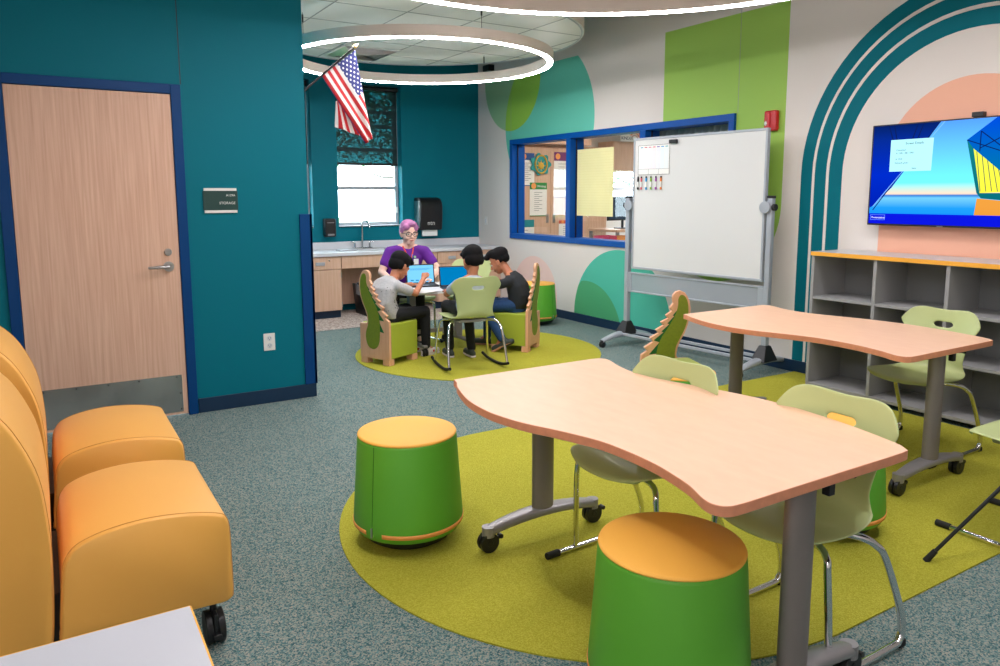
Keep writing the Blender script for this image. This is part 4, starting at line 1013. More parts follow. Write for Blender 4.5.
def poster(label, x0, x1, z0, z1, head, hd, y=9.297, lines=5, logo=True):
    t = thing('poster', label, 'poster')
    MB().box(x0, x1, y - .003, y, z0, z1).build('sheet', 'paper', t, smooth=False)
    mat('head_' + label[:12], head, .6)
    MB().box(x0, x1, y - .0045, y - .003, z1 - hd, z1).box(x0, x1, y - .0045, y - .003, z0, z0 + .012).build('header', 'head_' + label[:12], t, smooth=False)
    if logo: MB().cyl((x0 + .07, y - .0045, z1 - hd / 2), (x0 + .07, y - .006, z1 - hd / 2), min(.045, hd * .5), n=16).build('badge', 'stool_orange', t)
    b = MB()
    for k in range(lines * 2):
        z = z1 - hd - .05 - k * (z1 - z0 - hd - .1) / (lines * 2)
        b.box(x0 + .08, x0 + .08 + (.10 if k % 2 else .16) * (x1 - x0) / .35, y - .0042, y - .003, z, z + .008)
    b.build('printed_lines', 'gridline', t, smooth=False)
poster('blue and white chart poster at the upper left behind the glass', 6.08, 6.34, 1.62, 2.10, (40, 80, 150), .10)
poster('purple headed poster beside the middle blue mullion', 6.70, 7.10, 1.45, 2.13, (120, 50, 110), .13)
poster('green headed poster low in the middle of the left pane', 6.26, 6.57, 1.17, 1.67, (50, 140, 60), .10)
poster('teal headed poster at the bottom left behind the glass', 5.99, 6.34, .68, 1.12, (30, 140, 150), .11)
poster('orange headed poster at the bottom beside the mullion', 6.80, 7.1, .65, 1.10, (210, 90, 60), .05)
text('Writing', .05, 'paper', t, facing_y(9.291) @ Matrix.Translation((6.39, 1.60, 0)))
t = thing('wall_ornament', 'teal round ornament with yellow sun face on the cabinet door', 'ornament', (6.44, 9.28, 1.94))
mat('ornament_teal', (30, 150, 150), .6); mat('ornament_yellow', (210, 170, 50), .6)
pl_ = [((.20 + .025 * math.cos(7 * a)) * math.cos(a) * .86, (.15 + .02 * math.cos(7 * a)) * math.sin(a)) for a in [2 * PI * k / 70 for k in range(70)]]
MB().prism(pl_, 0, .012, 0, facing_y(0)).build('backing', 'ornament_teal', t, smooth=False)
MB().tube([(.105 * math.cos(a), -.02, .13 * math.sin(a)) for a in [2 * PI * k / 32 for k in range(32)]], .012, 8, closed=True).build('hoop', 'ornament_yellow', t)
b = MB().sphere((0, -.018, -.02), (.05, .015, .05))
for k in range(8):
    a = 2 * PI * k / 8; b.add([(.05 * math.cos(a - .2), -.02, .05 * math.sin(a - .2) - .02), (.05 * math.cos(a + .2), -.02, .05 * math.sin(a + .2) - .02), (.09 * math.cos(a), -.02, .09 * math.sin(a) - .02)], [(0, 1, 2)])
b.build('sun_face', 'ornament_yellow', t)
t = MB().box(XR + .052, XR + .0555, 6.385, 7.03, 1.245, 2.005).build('paper_sheet', 'yellow_paper', smooth=False)
tag(t, 'large pale yellow lined paper sheet taped inside the middle pane', 'paper')
b = MB()
for k in range(24): b.box(XR + .0513, XR + .052, 6.385, 7.03, 1.27 + k * .03, 1.2712 + k * .03)
mat('paper_rule', (226, 214, 120), .7); b.build('ruled_lines', 'paper_rule', t, smooth=False)
# curtain in third pane
b = MB(); b.grid(lambda u, v: (XR + .20 + .018 * math.sin(u * 2 * PI * 16) + .006 * math.sin(u * 77), 4.62 + 1.26 * u, .95 + 1.3 * v), 240, 2)
t = b.build('curtain', 'curtain', solid=.003, sharp=0); tag(t, 'pleated grey green curtain behind the right pane of the interior window', 'curtain')
# things beyond the middle pane
t = thing('wall_cabinet', 'light wood wall cabinet high beyond the yellow paper', 'cabinet', (0, 0, 0))
MB().box(8.02, 9.28, 9.50, 9.88, 1.88, 2.35).build('carcass', 'cabinet_wood', t, bevel=.003)
for x0, x1 in ((8.03, 8.44), (8.445, 8.86), (8.865, 9.27)): MB().box(x0, x1, 9.48, 9.50, 1.89, 2.34).build('cabinet_door', 'cabinet_wood', t, bevel=.002)
for k, (nm, c) in enumerate((('green', (150, 190, 80)), ('pale green', (170, 200, 120)), ('grey', (150, 160, 170)), ('beige', (210, 190, 140)))):
    mat('card_%d' % k, c, .6)
    q = MB().box(8.66, 8.80, 9.472, 9.478, 2.22 - k * .10, 2.30 - k * .10).build('name_card', 'card_%d' % k, smooth=False)
    tag(q, '%s word card in the column on the far wall cabinet' % nm, 'card', 'word cards on the far wall cabinet')
t = thing('rainbow_sign', 'white sign with a red rainbow arc above the far cabinets', 'sign', (8.25, 9.3, 2.45))
MB().box(-.24, .24, 0, .006, -.11, .10).build('sign_board', 'paper', t, smooth=False)
for k, c in enumerate(((200, 90, 80), (225, 150, 110), (205, 170, 160))):
    mat('bow_%d' % k, c, .6); r = .16 - k * .035
    MB().prism(arc(.05, -.09, r, 20, 140, 20) + arc(.05, -.09, r - .025, 140, 20, 20), .001, .003, 0, facing_y(0)).build('rainbow_arc', 'bow_%d' % k, t, smooth=False)
text('KINDER', .07, 'ink', t, facing_y(-.002) @ Matrix.Translation((-.23, -.085, 0)))
t = thing('monitor', 'black monitor beyond the yellow paper', 'monitor', (7.60, 8.75, .98))
MB().box(-.30, .30, -.015, .015, .12, .48).build('screen_casing', 'black_plastic', t, bevel=.005)
MB().box(-.28, .28, -.018, -.0155, .14, .46).build('display', 'ink', t, smooth=False)
MB().cyl((0, 0, 0), (0, 0, .14), .02).build('stand', 'black_plastic', t)
MB().box(-.1, .1, -.08, .08, -.004, .012).build('stand_foot', 'black_plastic', t)
t = thing('low_shelf', 'low counter just behind the interior window', 'shelf', (0, 0, 0))
MB().box(NX0 + .02, 6.05, 4.9, 8.3, .86, .90).build('worktop', 'cabinet_wood', t, bevel=.003)
for y in (4.95, 6.6, 8.25): MB().box(NX0 + .03, 6.03, y - .02, y + .02, 0, .86).build('side_panel', 'cabinet_wood', t)
t2 = thing('desk', 'desk with the black monitor in the room beyond', 'desk', (0, 0, 0))
MB().box(7.2, 8.3, 8.4, 9.1, .94, .976).build('desktop', 'cabinet_wood', t2, bevel=.003)
for x in (7.24, 8.26):
    for y in (8.44, 9.06): MB().box(x - .02, x + .02, y - .02, y + .02, 0, .94).build('leg', 'grey_metal', t2)
for nm, (x, y), (w_, d_, h_), c in (('orange', (5.80, 6.42), (.24, .42, .12), (240, 150, 40)), ('pink', (5.80, 6.92), (.22, .30, .10), (220, 60, 110)), ('teal', (5.82, 5.98), (.24, .36, .07), (40, 130, 140))):
    mat('bin_' + nm, c, .5)
    q = thing('storage_tray', '%s plastic tray on the low counter behind the interior window' % nm, 'tray', (x, y, .90), 0, 'colour trays behind the glass')
    b = MB().box(-w_ / 2, w_ / 2, -d_ / 2, d_ / 2, 0, .006)
    for a in ((-w_ / 2, -w_ / 2 + .006, -d_ / 2, d_ / 2), (w_ / 2 - .006, w_ / 2, -d_ / 2, d_ / 2), (-w_ / 2, w_ / 2, -d_ / 2, -d_ / 2 + .006), (-w_ / 2, w_ / 2, d_ / 2 - .006, d_ / 2)): b.box(*a, .006, h_)
    b.build('tray_body', 'bin_' + nm, q, smooth=False)
mat('yarn', (215, 200, 60), .8)
t = thing('yarn_bundle', 'yellow yarn bundle drooping over trays behind the glass', 'yarn', (5.86, 6.02, .90))
for k in range(9):
    a = math.radians(-70 + k * 17); MB().tube(catmull([(0, 0, .30), (.05 * math.cos(k), .10 * math.sin(a), .29), (.06 * math.cos(k), .20 * math.sin(a), .20), (.07 * math.cos(k), .26 * math.sin(a), .02)], 4, False), .014, 8).build('yarn_strand', 'yarn', t)
# outside
MB().box(-30, 40, 11.2, 60, -.4, -.3).build('ground', 'grass', kind='structure', smooth=False)
def tree(label, x, y, s, seed, low=0, rad=.35, n=2600):
    rnd = random.Random(seed)
    t = thing('tree', label, 'tree', (x, y, -.3), 0, 'trees outside the window')
    b = MB().tube([(0, 0, 0), (.05 * s, 0, 1.2 * s), (-.05 * s, .05, 2.2 * s), (0, 0, 3.4 * s)], [.16 * s, .12 * s, .09 * s, .03], 10)
    tips = []
    for k in range(26):
        z = rnd.uniform(1.0, 3.2) * s; a = rnd.uniform(0, 2 * PI); L = rnd.uniform(.7, 1.5) * s
        p = Vector((0, 0, z)); q = p + Vector((math.cos(a) * L, math.sin(a) * L, rnd.uniform(.1, .7) * s)); mid = p.lerp(q, .5) + Vector((0, 0, -.1 * s))
        b.tube([p, mid, q], [.035 * s, .022 * s, .008 * s], 6); tips += [q, mid]
    b.build('trunk', 'bark', t)
    b = MB()
    for k in range(n):
        c = rnd.choice(tips) + Vector((rnd.gauss(0, rad), rnd.gauss(0, rad), rnd.gauss(0, .3))) * s
        if c.z < 1.9 * s and rnd.random() < .65: continue
        if c.z < low: continue
        n1 = Vector((rnd.gauss(0, 1), rnd.gauss(0, 1), rnd.gauss(0, 1))).normalized(); n2 = n1.cross(Vector((rnd.gauss(0, 1), .3, .5))).normalized()
        h = .05 * s; b.add([c - n1 * h, c + n2 * h * .6, c + n1 * h, c - n2 * h * .6], [(0, 1, 2, 3)])
    b.build('foliage', 'leaf', t, smooth=False)
tree('green leafy tree outside the window above the sink', 11.4, 24.5, 1.7, 3, 2.9, .9, 9000)
tree('green leafy tree farther outside behind the first', 8.5, 36.0, 2.3, 5, 3.4, .7, 9000)
tree('green leafy tree outside the far window of the neighbouring room', 22.5, 24.0, 1.9, 8)

# ================================================================== WHITE TABLE WITH LAPTOPS
TZ = .61
t = thing('activity_table', 'white wheeled activity table with two laptops on it', 'table', (3.26, 6.40, .006))
pts = catmull([(2.80 - 3.26, 6.12 - 6.40), (2.95 - 3.26, 6.09 - 6.40), (3.25 - 3.26, 6.10 - 6.40), (3.45 - 3.26, 6.03 - 6.40), (3.58 - 3.26, 6.02 - 6.40), (3.62 - 3.26, 6.08 - 6.40), (3.62 - 3.26, 6.4 - 6.40), (3.60 - 3.26, 6.70 - 6.40), (3.55 - 3.26, 6.77 - 6.40), (3.2 - 3.26, 6.74 - 6.40), (2.9 - 3.26, 6.77 - 6.40), (2.80 - 3.26, 6.70 - 6.40), (2.74 - 3.26, 6.42 - 6.40), (2.76 - 3.26, 6.2 - 6.40)], 5)
MB().prism(pts, TZ - .034, TZ - .006, 0).build('tabletop', 'white_laminate', t, bevel=.003)
for x in (-.30, .20):
    lg = MB().box(x - .035, x + .035, -.03, .03, .10, TZ - .036).build('leg', 'grey_metal', t, bevel=.006)
    MB().box(x - .025, x + .025, -.30, .30, .075, .105).build('foot', 'grey_metal', lg, bevel=.012)
    for y in (-.28, .28):
        c = MB().cyl((x - .022, y, .034), (x - .004, y, .034), .034, n=24).cyl((x + .004, y, .034), (x + .022, y, .034), .034, n=24).cyl((x, y, .034), (x, y, .08), .01, n=10)
        c.build('caster', 'black_rubber', lg, bevel=.003)
MB().box(-.30, .20, -.012, .012, .16, .20).build('cross_bar', 'grey_metal', t, bevel=.004)
emitter('laptop_blue', (0, 118, 178), 1.0); emitter('laptop_light', (120, 200, 248), 1.0); mat('keys', (48, 50, 54), .5)
def laptop(label, loc, rz, glow, page):
    t = thing('laptop', label, 'laptop', loc, rz, None)
    W, D = .285, .195
    MB().box(-W / 2, W / 2, -D, 0, .0, .014).build('base', 'black_plastic', t, bevel=.004)
    MB().box(-W / 2 + .02, W / 2 - .02, -D * .55, -.02, .014, .0155).build('keyboard', 'keys', t, smooth=False)
    MB().box(-.045, .045, -D + .015, -D * .62, .014, .015).build('touch_pad', 'grey_metal', t, smooth=False)
    Ms = Matrix.Translation((0, 0, .012)) @ Matrix.Rotation(math.radians(-14), 4, 'X')
    sc = MB().box(-W / 2, W / 2, 0, .008, 0, .195).build('lid', 'black_plastic', t, bevel=.004, M=Ms)
    MB().box(-W / 2 + .012, W / 2 - .012, -.001, 0, .014, .183).build('display', glow, sc, smooth=False)
    if page:
        b = MB()
        for k in range(3): b.box(-.10, .11 - .02 * k, -.0016, -.001, .150 - k * .007, .152 - k * .007)
        for k in range(4): b.box(-.10 + k * .05, -.07 + k * .05, -.0016, -.001, .03, .04)
        b.build('page_marks', 'laptop_blue', sc, smooth=False)
    return t
laptop('open laptop with a light blue page, beside the boy at the left', (3.16, 6.60, TZ), math.radians(-14), 'laptop_light', True)
laptop('open laptop with a plain blue screen, before the boy seen from behind', (3.345, 6.25, TZ), math.radians(-14), 'laptop_blue', False)
for nm, x, y, r in (('white sheet of paper hanging over the white table edge near the left boy', 2.93, 6.17, 25), ('white sheet of paper on the table under the hands of the woman', 3.36, 6.66, 60), ('white sheet of paper before the boy in the black tee', 3.53, 6.15, 10)):
    q = MB().box(-.105, .105, -.14, .14, 0, .0012).build('paper_sheet', 'paper', smooth=False, M=Matrix.Translation((x, y, TZ + .0005)) @ Matrix.Rotation(math.radians(r), 4, 'Z'))
    tag(q, nm, 'paper', 'sheets of paper on the white table')

# ================================================================== PEOPLE
mat('skin_light', (240, 196, 176), .5); mat('skin_tan', (190, 122, 88), .5); mat('hair_black', (17, 15, 16), .8, spec=.2, bump=(120, .8)); mat('hair_pink', (176, 110, 158), .5, noise=(14, .35), bump=(90, .8))
mat('lips', (190, 100, 96), .5); mat('eye_white', (235, 232, 228), .3); mat('eye_dark', (60, 50, 46), .3)
mat('tee_grey', (178, 176, 176), .85, noise=(70, .10)); mat('tee_plain', (172, 180, 190), .85, noise=(30, .05)); mat('tee_black', (30, 34, 38), .85); mat('purple_top', (98, 26, 142), .8)
mat('pants_black', (16, 18, 22), .85); mat('jeans', (24, 62, 104), .85, noise=(60, .15)); mat('shoe_white', (222, 212, 208), .6); mat('shoe_dark', (54, 62, 56), .6); mat('sole_tan', (206, 150, 124), .6)
mat('lanyard_red', (226, 70, 70), .6); mat('lanyard_blue', (60, 130, 200), .6); mat('lanyard_green', (120, 200, 60), .6)
def cap(b, p, r0, q, r1, n=14):
    p, q = Vector(p), Vector(q)
    b.sphere(p, r0, nu=n, nv=8); b.sphere(q, r1, nu=n, nv=8); b.tube([p, q], [r0, r1], n)
def chain(b, pts, rs):
    for i in range(len(pts) - 1): cap(b, pts[i], rs[i], pts[i + 1], rs[i + 1])
def hand(b, w, d, nrm, s=1.0, curl=.4, side=1):
    """w wrist, d direction of the fingers, nrm out of the back of the hand, side +1: thumb towards d x nrm"""
    w, d, nrm = Vector(w), Vector(d).normalized(), Vector(nrm).normalized(); a = d.cross(nrm).normalized() * side; nrm = a.cross(d).normalized() * side
    P = lambda x, y, z: w + (a * x + d * y + nrm * z) * s
    for x in (-.026, -.009, .009, .026): cap(b, P(x * .6, .0, 0), .014 * s, P(x, .075, 0), .012 * s, 8)
    for x, L in ((.028, .068), (.0095, .078), (-.0095, .072), (-.028, .056)):
        t1 = curl; t2 = curl * 2.1; k = P(x, .082, 0)
        m = k + (d * math.cos(t1) - nrm * math.sin(t1)) * L * .5 * s; e = m + (d * math.cos(t2) - nrm * math.sin(t2)) * L * .5 * s
        cap(b, k, .0095 * s, m, .0085 * s, 8); cap(b, m, .0085 * s, e, .0072 * s, 8)
    k = P(.026, .018, -.004); m = P(.052, .048, -.012); e = P(.050, .080, -.022); cap(b, k, .013 * s, m, .010 * s, 8); cap(b, m, .010 * s, e, .0085 * s, 8)
def head_rot(yaw, pitch, roll=0):
    return Matrix.Rotation(math.radians(yaw), 4, 'Z') @ Matrix.Rotation(math.radians(roll), 4, 'Y') @ Matrix.Rotation(math.radians(-pitch), 4, 'X')
def head(b, C, R, s):
    M = Matrix.Translation(C) @ R @ Matrix.Scale(s, 4)
    S = lambda c, r: b.sphere(c, r, M=M, nu=24, nv=16)
    S((0, -.012, .035), (.074, .092, .082)); S((0, .022, -.02), (.062, .066, .080)); S((0, .040, -.080), (.040, .040, .030)); S((0, .012, -.062), (.052, .05, .036))
    for x in (-1, 1):
        S((x * .034, .050, -.032), (.026, .028, .026)); S((x * .030, .070, .016), (.022, .014, .010)); S((x * .074, -.004, -.012), (.010, .020, .030)); S((x * .076, -.012, .004), (.012, .014, .016))
    b.tube([(0, .082, .012), (0, .094, -.008), (0, .106, -.028), (0, .098, -.038)], [.007, .009, .014, .008], 10, M=M); S((0, .096, -.030), (.017, .012, .010))
    S((0, .078, -.058), (.022, .014, .009)); S((0, .076, -.070), (.018, .013, .008))
    return M
def face_bits(parent, M, glasses=False):
    for x in (-1, 1):
        e = MB().sphere((x * .030, .072, .000), (.013, .012, .008), M=M, nu=14, nv=8).build('eye', 'eye_white', parent)
        MB().sphere((x * .030, .082, .000), (.006, .004, .006), M=M, nu=12, nv=8).build('iris', 'eye_dark', e)
        MB().tube([(x * .016, .084, .018), (x * .032, .084, .023), (x * .048, .074, .018)], [.003, .004, .002], 8, M=M).build('eyebrow', 'hair_black', parent)
    MB().tube([(-.022, .084, -.062), (-.008, .092, -.060), (.008, .092, -.060), (.022, .084, -.062)], [.002, .005, .005, .002], 8, M=M).build('mouth', 'lips', parent)
    if glasses:
        b = MB()
        for x in (-1, 1):
            b.tube([(x * .032 + .026 * (abs(math.cos(a)) ** .7) * (1 if math.cos(a) > 0 else -1), .098, .001 + .018 * (abs(math.sin(a)) ** .7) * (1 if math.sin(a) > 0 else -1)) for a in [2 * PI * k / 24 for k in range(24)]], .0028, 6, M=M, closed=True)
            b.tube([(x * .058, .098, .006), (x * .074, .06, .008), (x * .080, -.01, .004)], .0025, 6, M=M)
        b.tube([(-.008, .100, .004), (.008, .100, .004)], .0028, 6, M=M); b.build('glasses', 'black_plastic', parent)
def ring(C, rx, ry, yaw=0, tilt=0, n=20):
    R = Matrix.Rotation(math.radians(yaw), 3, 'Z') @ Matrix.Rotation(math.radians(tilt), 3, 'X')
    p = 2.4; o = []
    for k in range(n):
        a = 2 * PI * k / n; c, s_ = math.cos(a), math.sin(a); r = 1 / ((abs(c) ** p + abs(s_) ** p) ** (1 / p))
        o.append(Vector(C) + R @ Vector((rx * r * c, ry * r * s_, 0)))
    return o
def loft(b, rings):
    n = len(rings[0]); vs = [p for r in rings for p in r]; fs = []
    for j in range(len(rings) - 1):
        for k in range(n): fs.append((j * n + k, j * n + (k + 1) % n, (j + 1) * n + (k + 1) % n, (j + 1) * n + k))
    fs.append(tuple(range(n - 1, -1, -1))); fs.append(tuple((len(rings) - 1) * n + k for k in range(n)))
    b.add(vs, fs)
def shoe(parent, ank, heel, toe, up, mt, sole, accent=None):
    b = MB(); heel, toe, ank = Vector(heel), Vector(toe), Vector(ank); d = (toe - heel).normalized()
    cap(b, heel + Vector((0, 0, .032)), .030, heel.lerp(toe, .45) + Vector((0, 0, .034)), .034); cap(b, heel.lerp(toe, .45) + Vector((0, 0, .032)), .036, toe + Vector((0, 0, .028)), .030)
    cap(b, ank, .034, heel.lerp(toe, .28) + Vector((0, 0, .04)), .034)
    o = b.build('shoe', mt, parent, remesh=.007, relax=4)
    b = MB(); cap(b, heel + Vector((0, 0, .012)), .030, heel.lerp(toe, .6) + Vector((0, 0, .012)), .036); cap(b, heel.lerp(toe, .6) + Vector((0, 0, .012)), .036, toe + Vector((0, 0, .012)), .030)
    vs = [(x, y, heel.z + (toe.z - heel.z) * max(0, min(1, (Vector((x, y, z)) - heel).dot(d) / (toe - heel).length)) + max(0, min(.022, (z - min(heel.z, toe.z)) * .5))) for x, y, z in b.v]
    b.v = vs; b.build('sole', sole, o, sharp=50)
    if accent: MB().sphere(heel.lerp(toe, .62) + Vector((.0, 0, .045)) + accent[1], (.022, .022, .012)).build('shoe_patch', accent[0], o)
def person(label, loc, rz, J, hs, yaw, pitch, skin, shirt, pants, hair, tr, sleeve, feet, hands, roll=0, ks=1.0, glasses=False, group=None, shoes=('shoe_white', 'shoe_white'), accent=None):
    t = MB(); b = t
    R = head_rot(yaw, pitch, roll); C = Vector(J['head'])
    M = head(b, C, R, hs)
    cap(b, Vector(J['neck']) + Vector((0, 0, -.02)), .052 * hs * ks, C + (R @ Vector((0, -.02, -.05))) * hs, .050 * hs * ks)
    for s in ('L', 'R'):
        chain(b, [J['neck'], J['sh' + s], J['el' + s], J['wr' + s]], [.045 * ks, tr[2] * .92, tr[2] * .74, tr[2] * .55])
        hd = hands[s]; hand(b, J['wr' + s], hd[0], hd[1], .95 * ks, hd[2], hd[3])
        chain(b, [J['hip' + s], J['kn' + s], J['an' + s]], [tr[3] * .9, tr[3] * .68, tr[3] * .42]); cap(b, J['an' + s], tr[3] * .42, Vector(J['an' + s]).lerp(Vector(feet[s][1]), .5), .022)
    loft(b, [ring(c, rx * .88, ry * .88, 0, tl) for c, rx, ry, tl in tr[0]])
    o = b.build('person', skin, None, remesh=.0058, relax=2)
    o.location = loc; o.rotation_euler = (0, 0, rz); tag(o, label, 'person', group)
    face_bits(o, M, glasses)
    b = MB(); loft(b, [ring(c, rx, ry, 0, tl) for c, rx, ry, tl in tr[0]])
    for s in ('L', 'R'):
        a, e = Vector(J['sh' + s]), Vector(J['el' + s]); m = a.lerp(e, sleeve)
        chain(b, [tuple(Vector(J['neck']).lerp(a, .35) + Vector((0, 0, -.012))), tuple(a), tuple(m)], [tr[2] * 1.05, tr[2] * 1.18, tr[2] * 1.14])
    sh = b.build('shirt', shirt, o, remesh=.008, relax=5)
    b = MB(); c, rx, ry, tl = tr[0][0]; loft(b, [ring(Vector(c) + Vector((0, .0, -.05)), rx * .92, ry * .98, 0, 0), ring(c, rx * 1.0, ry * 1.02, 0, 0), ring(Vector(c) + Vector((0, 0, .05)), rx * .9, ry * .9, 0, 0)])
    for s in ('L', 'R'): chain(b, [J['hip' + s], J['kn' + s], J['an' + s]], [tr[3] * 1.05, tr[3] * .84, tr[3] * .66])
    b.build('trousers', pants, o, remesh=.008, relax=4)
    for s in ('L', 'R'): shoe(o, J['an' + s], feet[s][0], feet[s][1], None, shoes[0], shoes[1], accent)
    b = MB()
    for c, r in hair: b.sphere(c, r, M=M, nu=24, nv=16)
    b.build('hair', 'hair_pink' if glasses else 'hair_black', o, remesh=.006, relax=2)
    return o, sh, M
short_hair = [((0, -.022, .052), (.088, .102, .084)), ((0, .028, .092), (.066, .060, .038)), ((.0, -.060, .005), (.076, .056, .070)), ((-.058, -.045, .0), (.026, .045, .05)), ((.058, -.045, .0), (.026, .045, .05)), ((.02, .075, .078), (.045, .026, .026)), ((-.03, .07, .080), (.04, .024, .026))]
# boy at the left
J = dict(head=(0, .062, .850), neck=(0, -.03, .745), shL=(-.135, -.085, .685), shR=(.135, -.095, .690), elL=(-.20, .08, .625), elR=(.19, .065, .618), wrL=(-.05, .25, .665), wrR=(.12, .235, .725),
         hipL=(-.075, -.07, .435), hipR=(.085, -.07, .435), knL=(-.10, .24, .43), knR=(.10, .27, .425), anL=(-.10, .26, .10), anR=(.10, .28, .10))
tr = ([((0, -.085, .40), .125, .095, 0), ((0, -.125, .47), .128, .100, 10), ((0, -.160, .56), .130, .098, 15), ((0, -.140, .65), .138, .092, -20), ((0, -.095, .715), .125, .070, -35), ((0, -.045, .755), .06, .05, -35)], None, .040, .062)
b1, s1, M1 = person('boy in speckled grey tee and black trousers bent over a light blue laptop', (2.69, 6.15, 0), math.radians(-70), J, 1.0, -4, 34, 'skin_tan', 'tee_grey', 'pants_black', short_hair, tr, .60,
    dict(L=((-.10, .24, .0), (-.10, .40, .0)), R=((.10, .25, .008), (.10, .42, .008))), dict(L=((.2, 1, -.1), (0, .1, 1), .5, -1), R=((-.25, .55, .8), (.2, -.8, .5), 1.0, 1)), ks=.82, group='boys at the white table', accent=('red_plastic', Vector((.025, 0, -.01))))
b = MB(); rnd = random.Random(4)
for k in range(70):
    a = rnd.uniform(0, 2 * PI); z = rnd.uniform(.46, .70); b.sphere((.137 * math.cos(a), -.135 + .103 * math.sin(a), z), (.0045, .0045, .0035), nu=6, nv=4)
b.build('speckle', 'black_plastic', s1)
MB().cyl((.075, .345, .755), (.055, .385, .70), .004, n=8).build('pencil', 'paper', b1)
# boy seen from behind
J = dict(head=(.035, -.02, .925), neck=(.015, -.055, .79), shL=(-.120, -.08, .735), shR=(.145, -.08, .735), elL=(-.165, .08, .64), elR=(.185, .08, .64), wrL=(-.08, .28, .645), wrR=(.12, .28, .645),
         hipL=(-.08, -.05, .515), hipR=(.08, -.05, .515), knL=(-.10, .27, .51), knR=(.10, .27, .50), anL=(-.02, .42, .10), anR=(.16, .34, .10))
tr = ([((0, -.07, .50), .135, .10, 0), ((0, -.085, .57), .135, .10, 0), ((.005, -.095, .65), .142, .10, -5), ((.01, -.085, .72), .140, .085, -15), ((.012, -.07, .765), .11, .065, -20), ((.015, -.06, .795), .055, .05, -20)], None, .040, .062)
person('boy in plain grey tee seen from behind on the rocking chair', (3.113, 5.573, 0), math.radians(-8), J, 1.02, 4, 22, 'skin_tan', 'tee_plain', 'pants_black', short_hair, tr, .60,
    dict(L=((-.02, .38, .008), (-.02, .55, .008)), R=((.16, .30, .008), (.16, .47, .008))), dict(L=((.2, 1, -.1), (0, .1, 1), .4, -1), R=((-.2, 1, -.1), (0, .1, 1), .4, 1)), ks=.82, group='boys at the white table', shoes=('shoe_dark', 'shoe_white'))
# boy at the right
J = dict(head=(0, .155, .846), neck=(0, .045, .735), shL=(-.135, .005, .668), shR=(.135, .02, .668), elL=(-.18, .135, .625), elR=(.17, .16, .63), wrL=(-.05, .27, .650), wrR=(.05, .33, .650),
         hipL=(-.085, -.01, .435), hipR=(.08, -.01, .435), knL=(-.185, .25, .425), knR=(.06, .30, .42), anL=(-.235, .04, .14), anR=(.04, .30, .10))
tr = ([((0, -.015, .40), .125, .10, 0), ((0, -.045, .46), .128, .105, 5), ((0, -.055, .53), .132, .105, -5), ((0, -.035, .61), .140, .098, -20), ((0, .005, .68), .130, .078, -32), ((0, .04, .738), .062, .052, -32)], None, .040, .062)
b3, s3, M3 = person('boy in black tee and blue jeans at the right of the white table', (3.87, 6.01, 0), math.radians(37), J, 1.0, 6, 30, 'skin_tan', 'tee_black', 'jeans', [((0, -.030, .060), (.084, .096, .074)), ((0, .03, .098), (.066, .070, .042)), ((.02, .085, .088), (.05, .030, .028)), ((-.025, .085, .088), (.05, .030, .028)), ((0, -.07, .01), (.068, .044, .052)), ((-.058, -.03, .02), (.024, .045, .04)), ((.058, -.03, .02), (.024, .045, .04))], tr, .58,
    dict(L=((-.235, -.06, .085), (-.235, .115, .006)), R=((.04, .27, .008), (.04, .44, .008))), dict(L=((.3, 1, -.1), (0, .1, 1), .4, -1), R=((-.3, 1, -.1), (0, .1, 1), .4, 1)), ks=.82, group='boys at the white table', shoes=('shoe_dark', 'sole_tan'))
MB().box(-.03, .03, .045, .052, .52, .57).build('shirt_print', 'stool_yellow', s3, smooth=False)
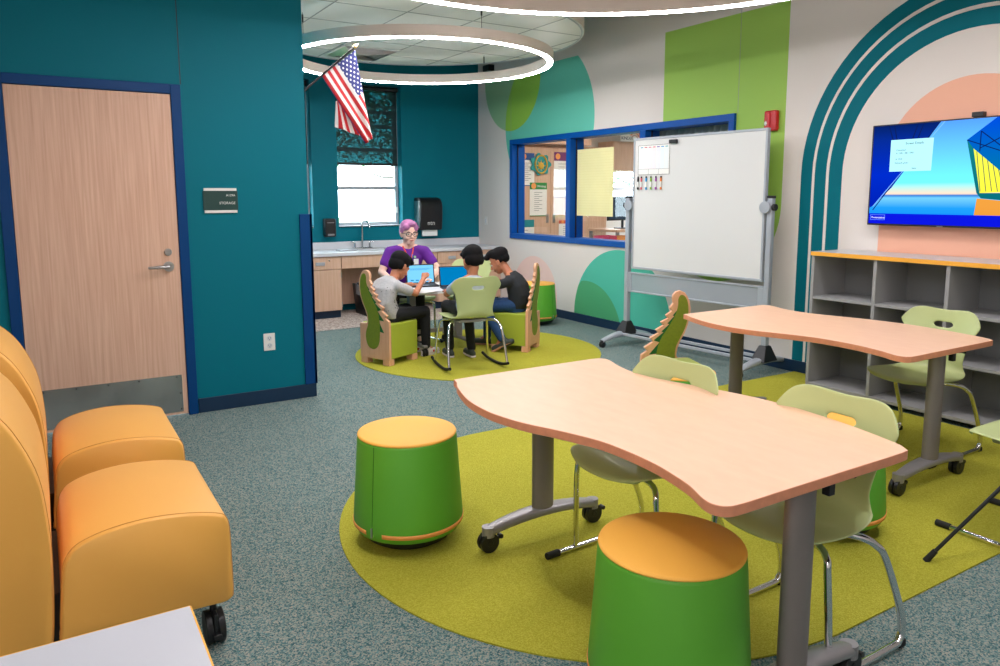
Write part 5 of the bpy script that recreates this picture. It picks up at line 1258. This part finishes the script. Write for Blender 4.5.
# woman
J = dict(head=(-.085, .125, 1.105), neck=(-.075, .085, .975), shL=(-.245, .105, .915), shR=(.105, .07, .915), elL=(-.36, .20, .735), elR=(.20, .12, .72), wrL=(-.26, .34, .665), wrR=(.13, .33, .655),
         hipL=(-.10, -.02, .515), hipR=(.11, -.02, .515), knL=(-.12, .38, .52), knR=(.13, .38, .52), anL=(-.12, .40, .11), anR=(.13, .40, .11))
tr = ([((.0, -.03, .49), .185, .135, 0), ((.0, -.02, .58), .180, .135, 0), ((-.015, .015, .68), .175, .130, -6), ((-.04, .045, .79), .180, .125, -8), ((-.065, .065, .88), .185, .105, -12), ((-.072, .075, .935), .15, .08, -14), ((-.075, .082, .965), .075, .06, -14)], None, .050, .080)
wm, ws, MW = person('woman in purple top with pink hair and black glasses behind the white table', (3.12, 7.02, 0), math.radians(165), J, 1.05, 8, 4, 'skin_light', 'purple_top', 'pants_black',
    [((0, -.026, .050), (.086, .100, .082)), ((0, .030, .094), (.066, .058, .032)), ((-.066, -.028, .018), (.020, .046, .058)), ((.066, -.028, .018), (.020, .046, .058)), ((0, -.080, .0), (.066, .040, .07)), ((.045, .060, .070), (.036, .028, .034)), ((-.05, .055, .060), (.026, .026, .034))], tr, .55,
    dict(L=((-.12, .36, .006), (-.12, .56, .006)), R=((.13, .36, .006), (.13, .56, .006))), dict(L=((.85, .5, -.05), (0, .1, 1), .5, -1), R=((-.4, 1, -.05), (0, .1, 1), .4, 1)), glasses=True, shoes=('black_rubber', 'black_rubber'))
# v neck skin, lanyard and badge
b = MB().tube([(-.128, .120, .975), (-.112, .165, .92), (-.092, .190, .855)], .007, 8).tube([(-.020, .120, .975), (-.040, .165, .92), (-.068, .190, .855)], .007, 8); b.build('lanyard', 'lanyard_red', wm)
b = MB().tube([(-.106, .174, .895), (-.090, .192, .840), (-.084, .196, .80)], .008, 8).tube([(-.050, .174, .895), (-.068, .192, .84), (-.076, .196, .80)], .008, 8); b.build('lanyard_end', 'lanyard_blue', wm)
MB().tube([(-.066, .194, .845), (-.070, .2, .79)], .0085, 8).build('lanyard_tag', 'lanyard_green', wm)
MB().box(-.165, -.115, .185, .191, .795, .850).build('badge', 'paper', wm, bevel=.002)
MB().cyl((-.130, .175, .87), (-.130, .185, .87), .012, n=16).build('badge_reel', 'leaf_pale', wm)
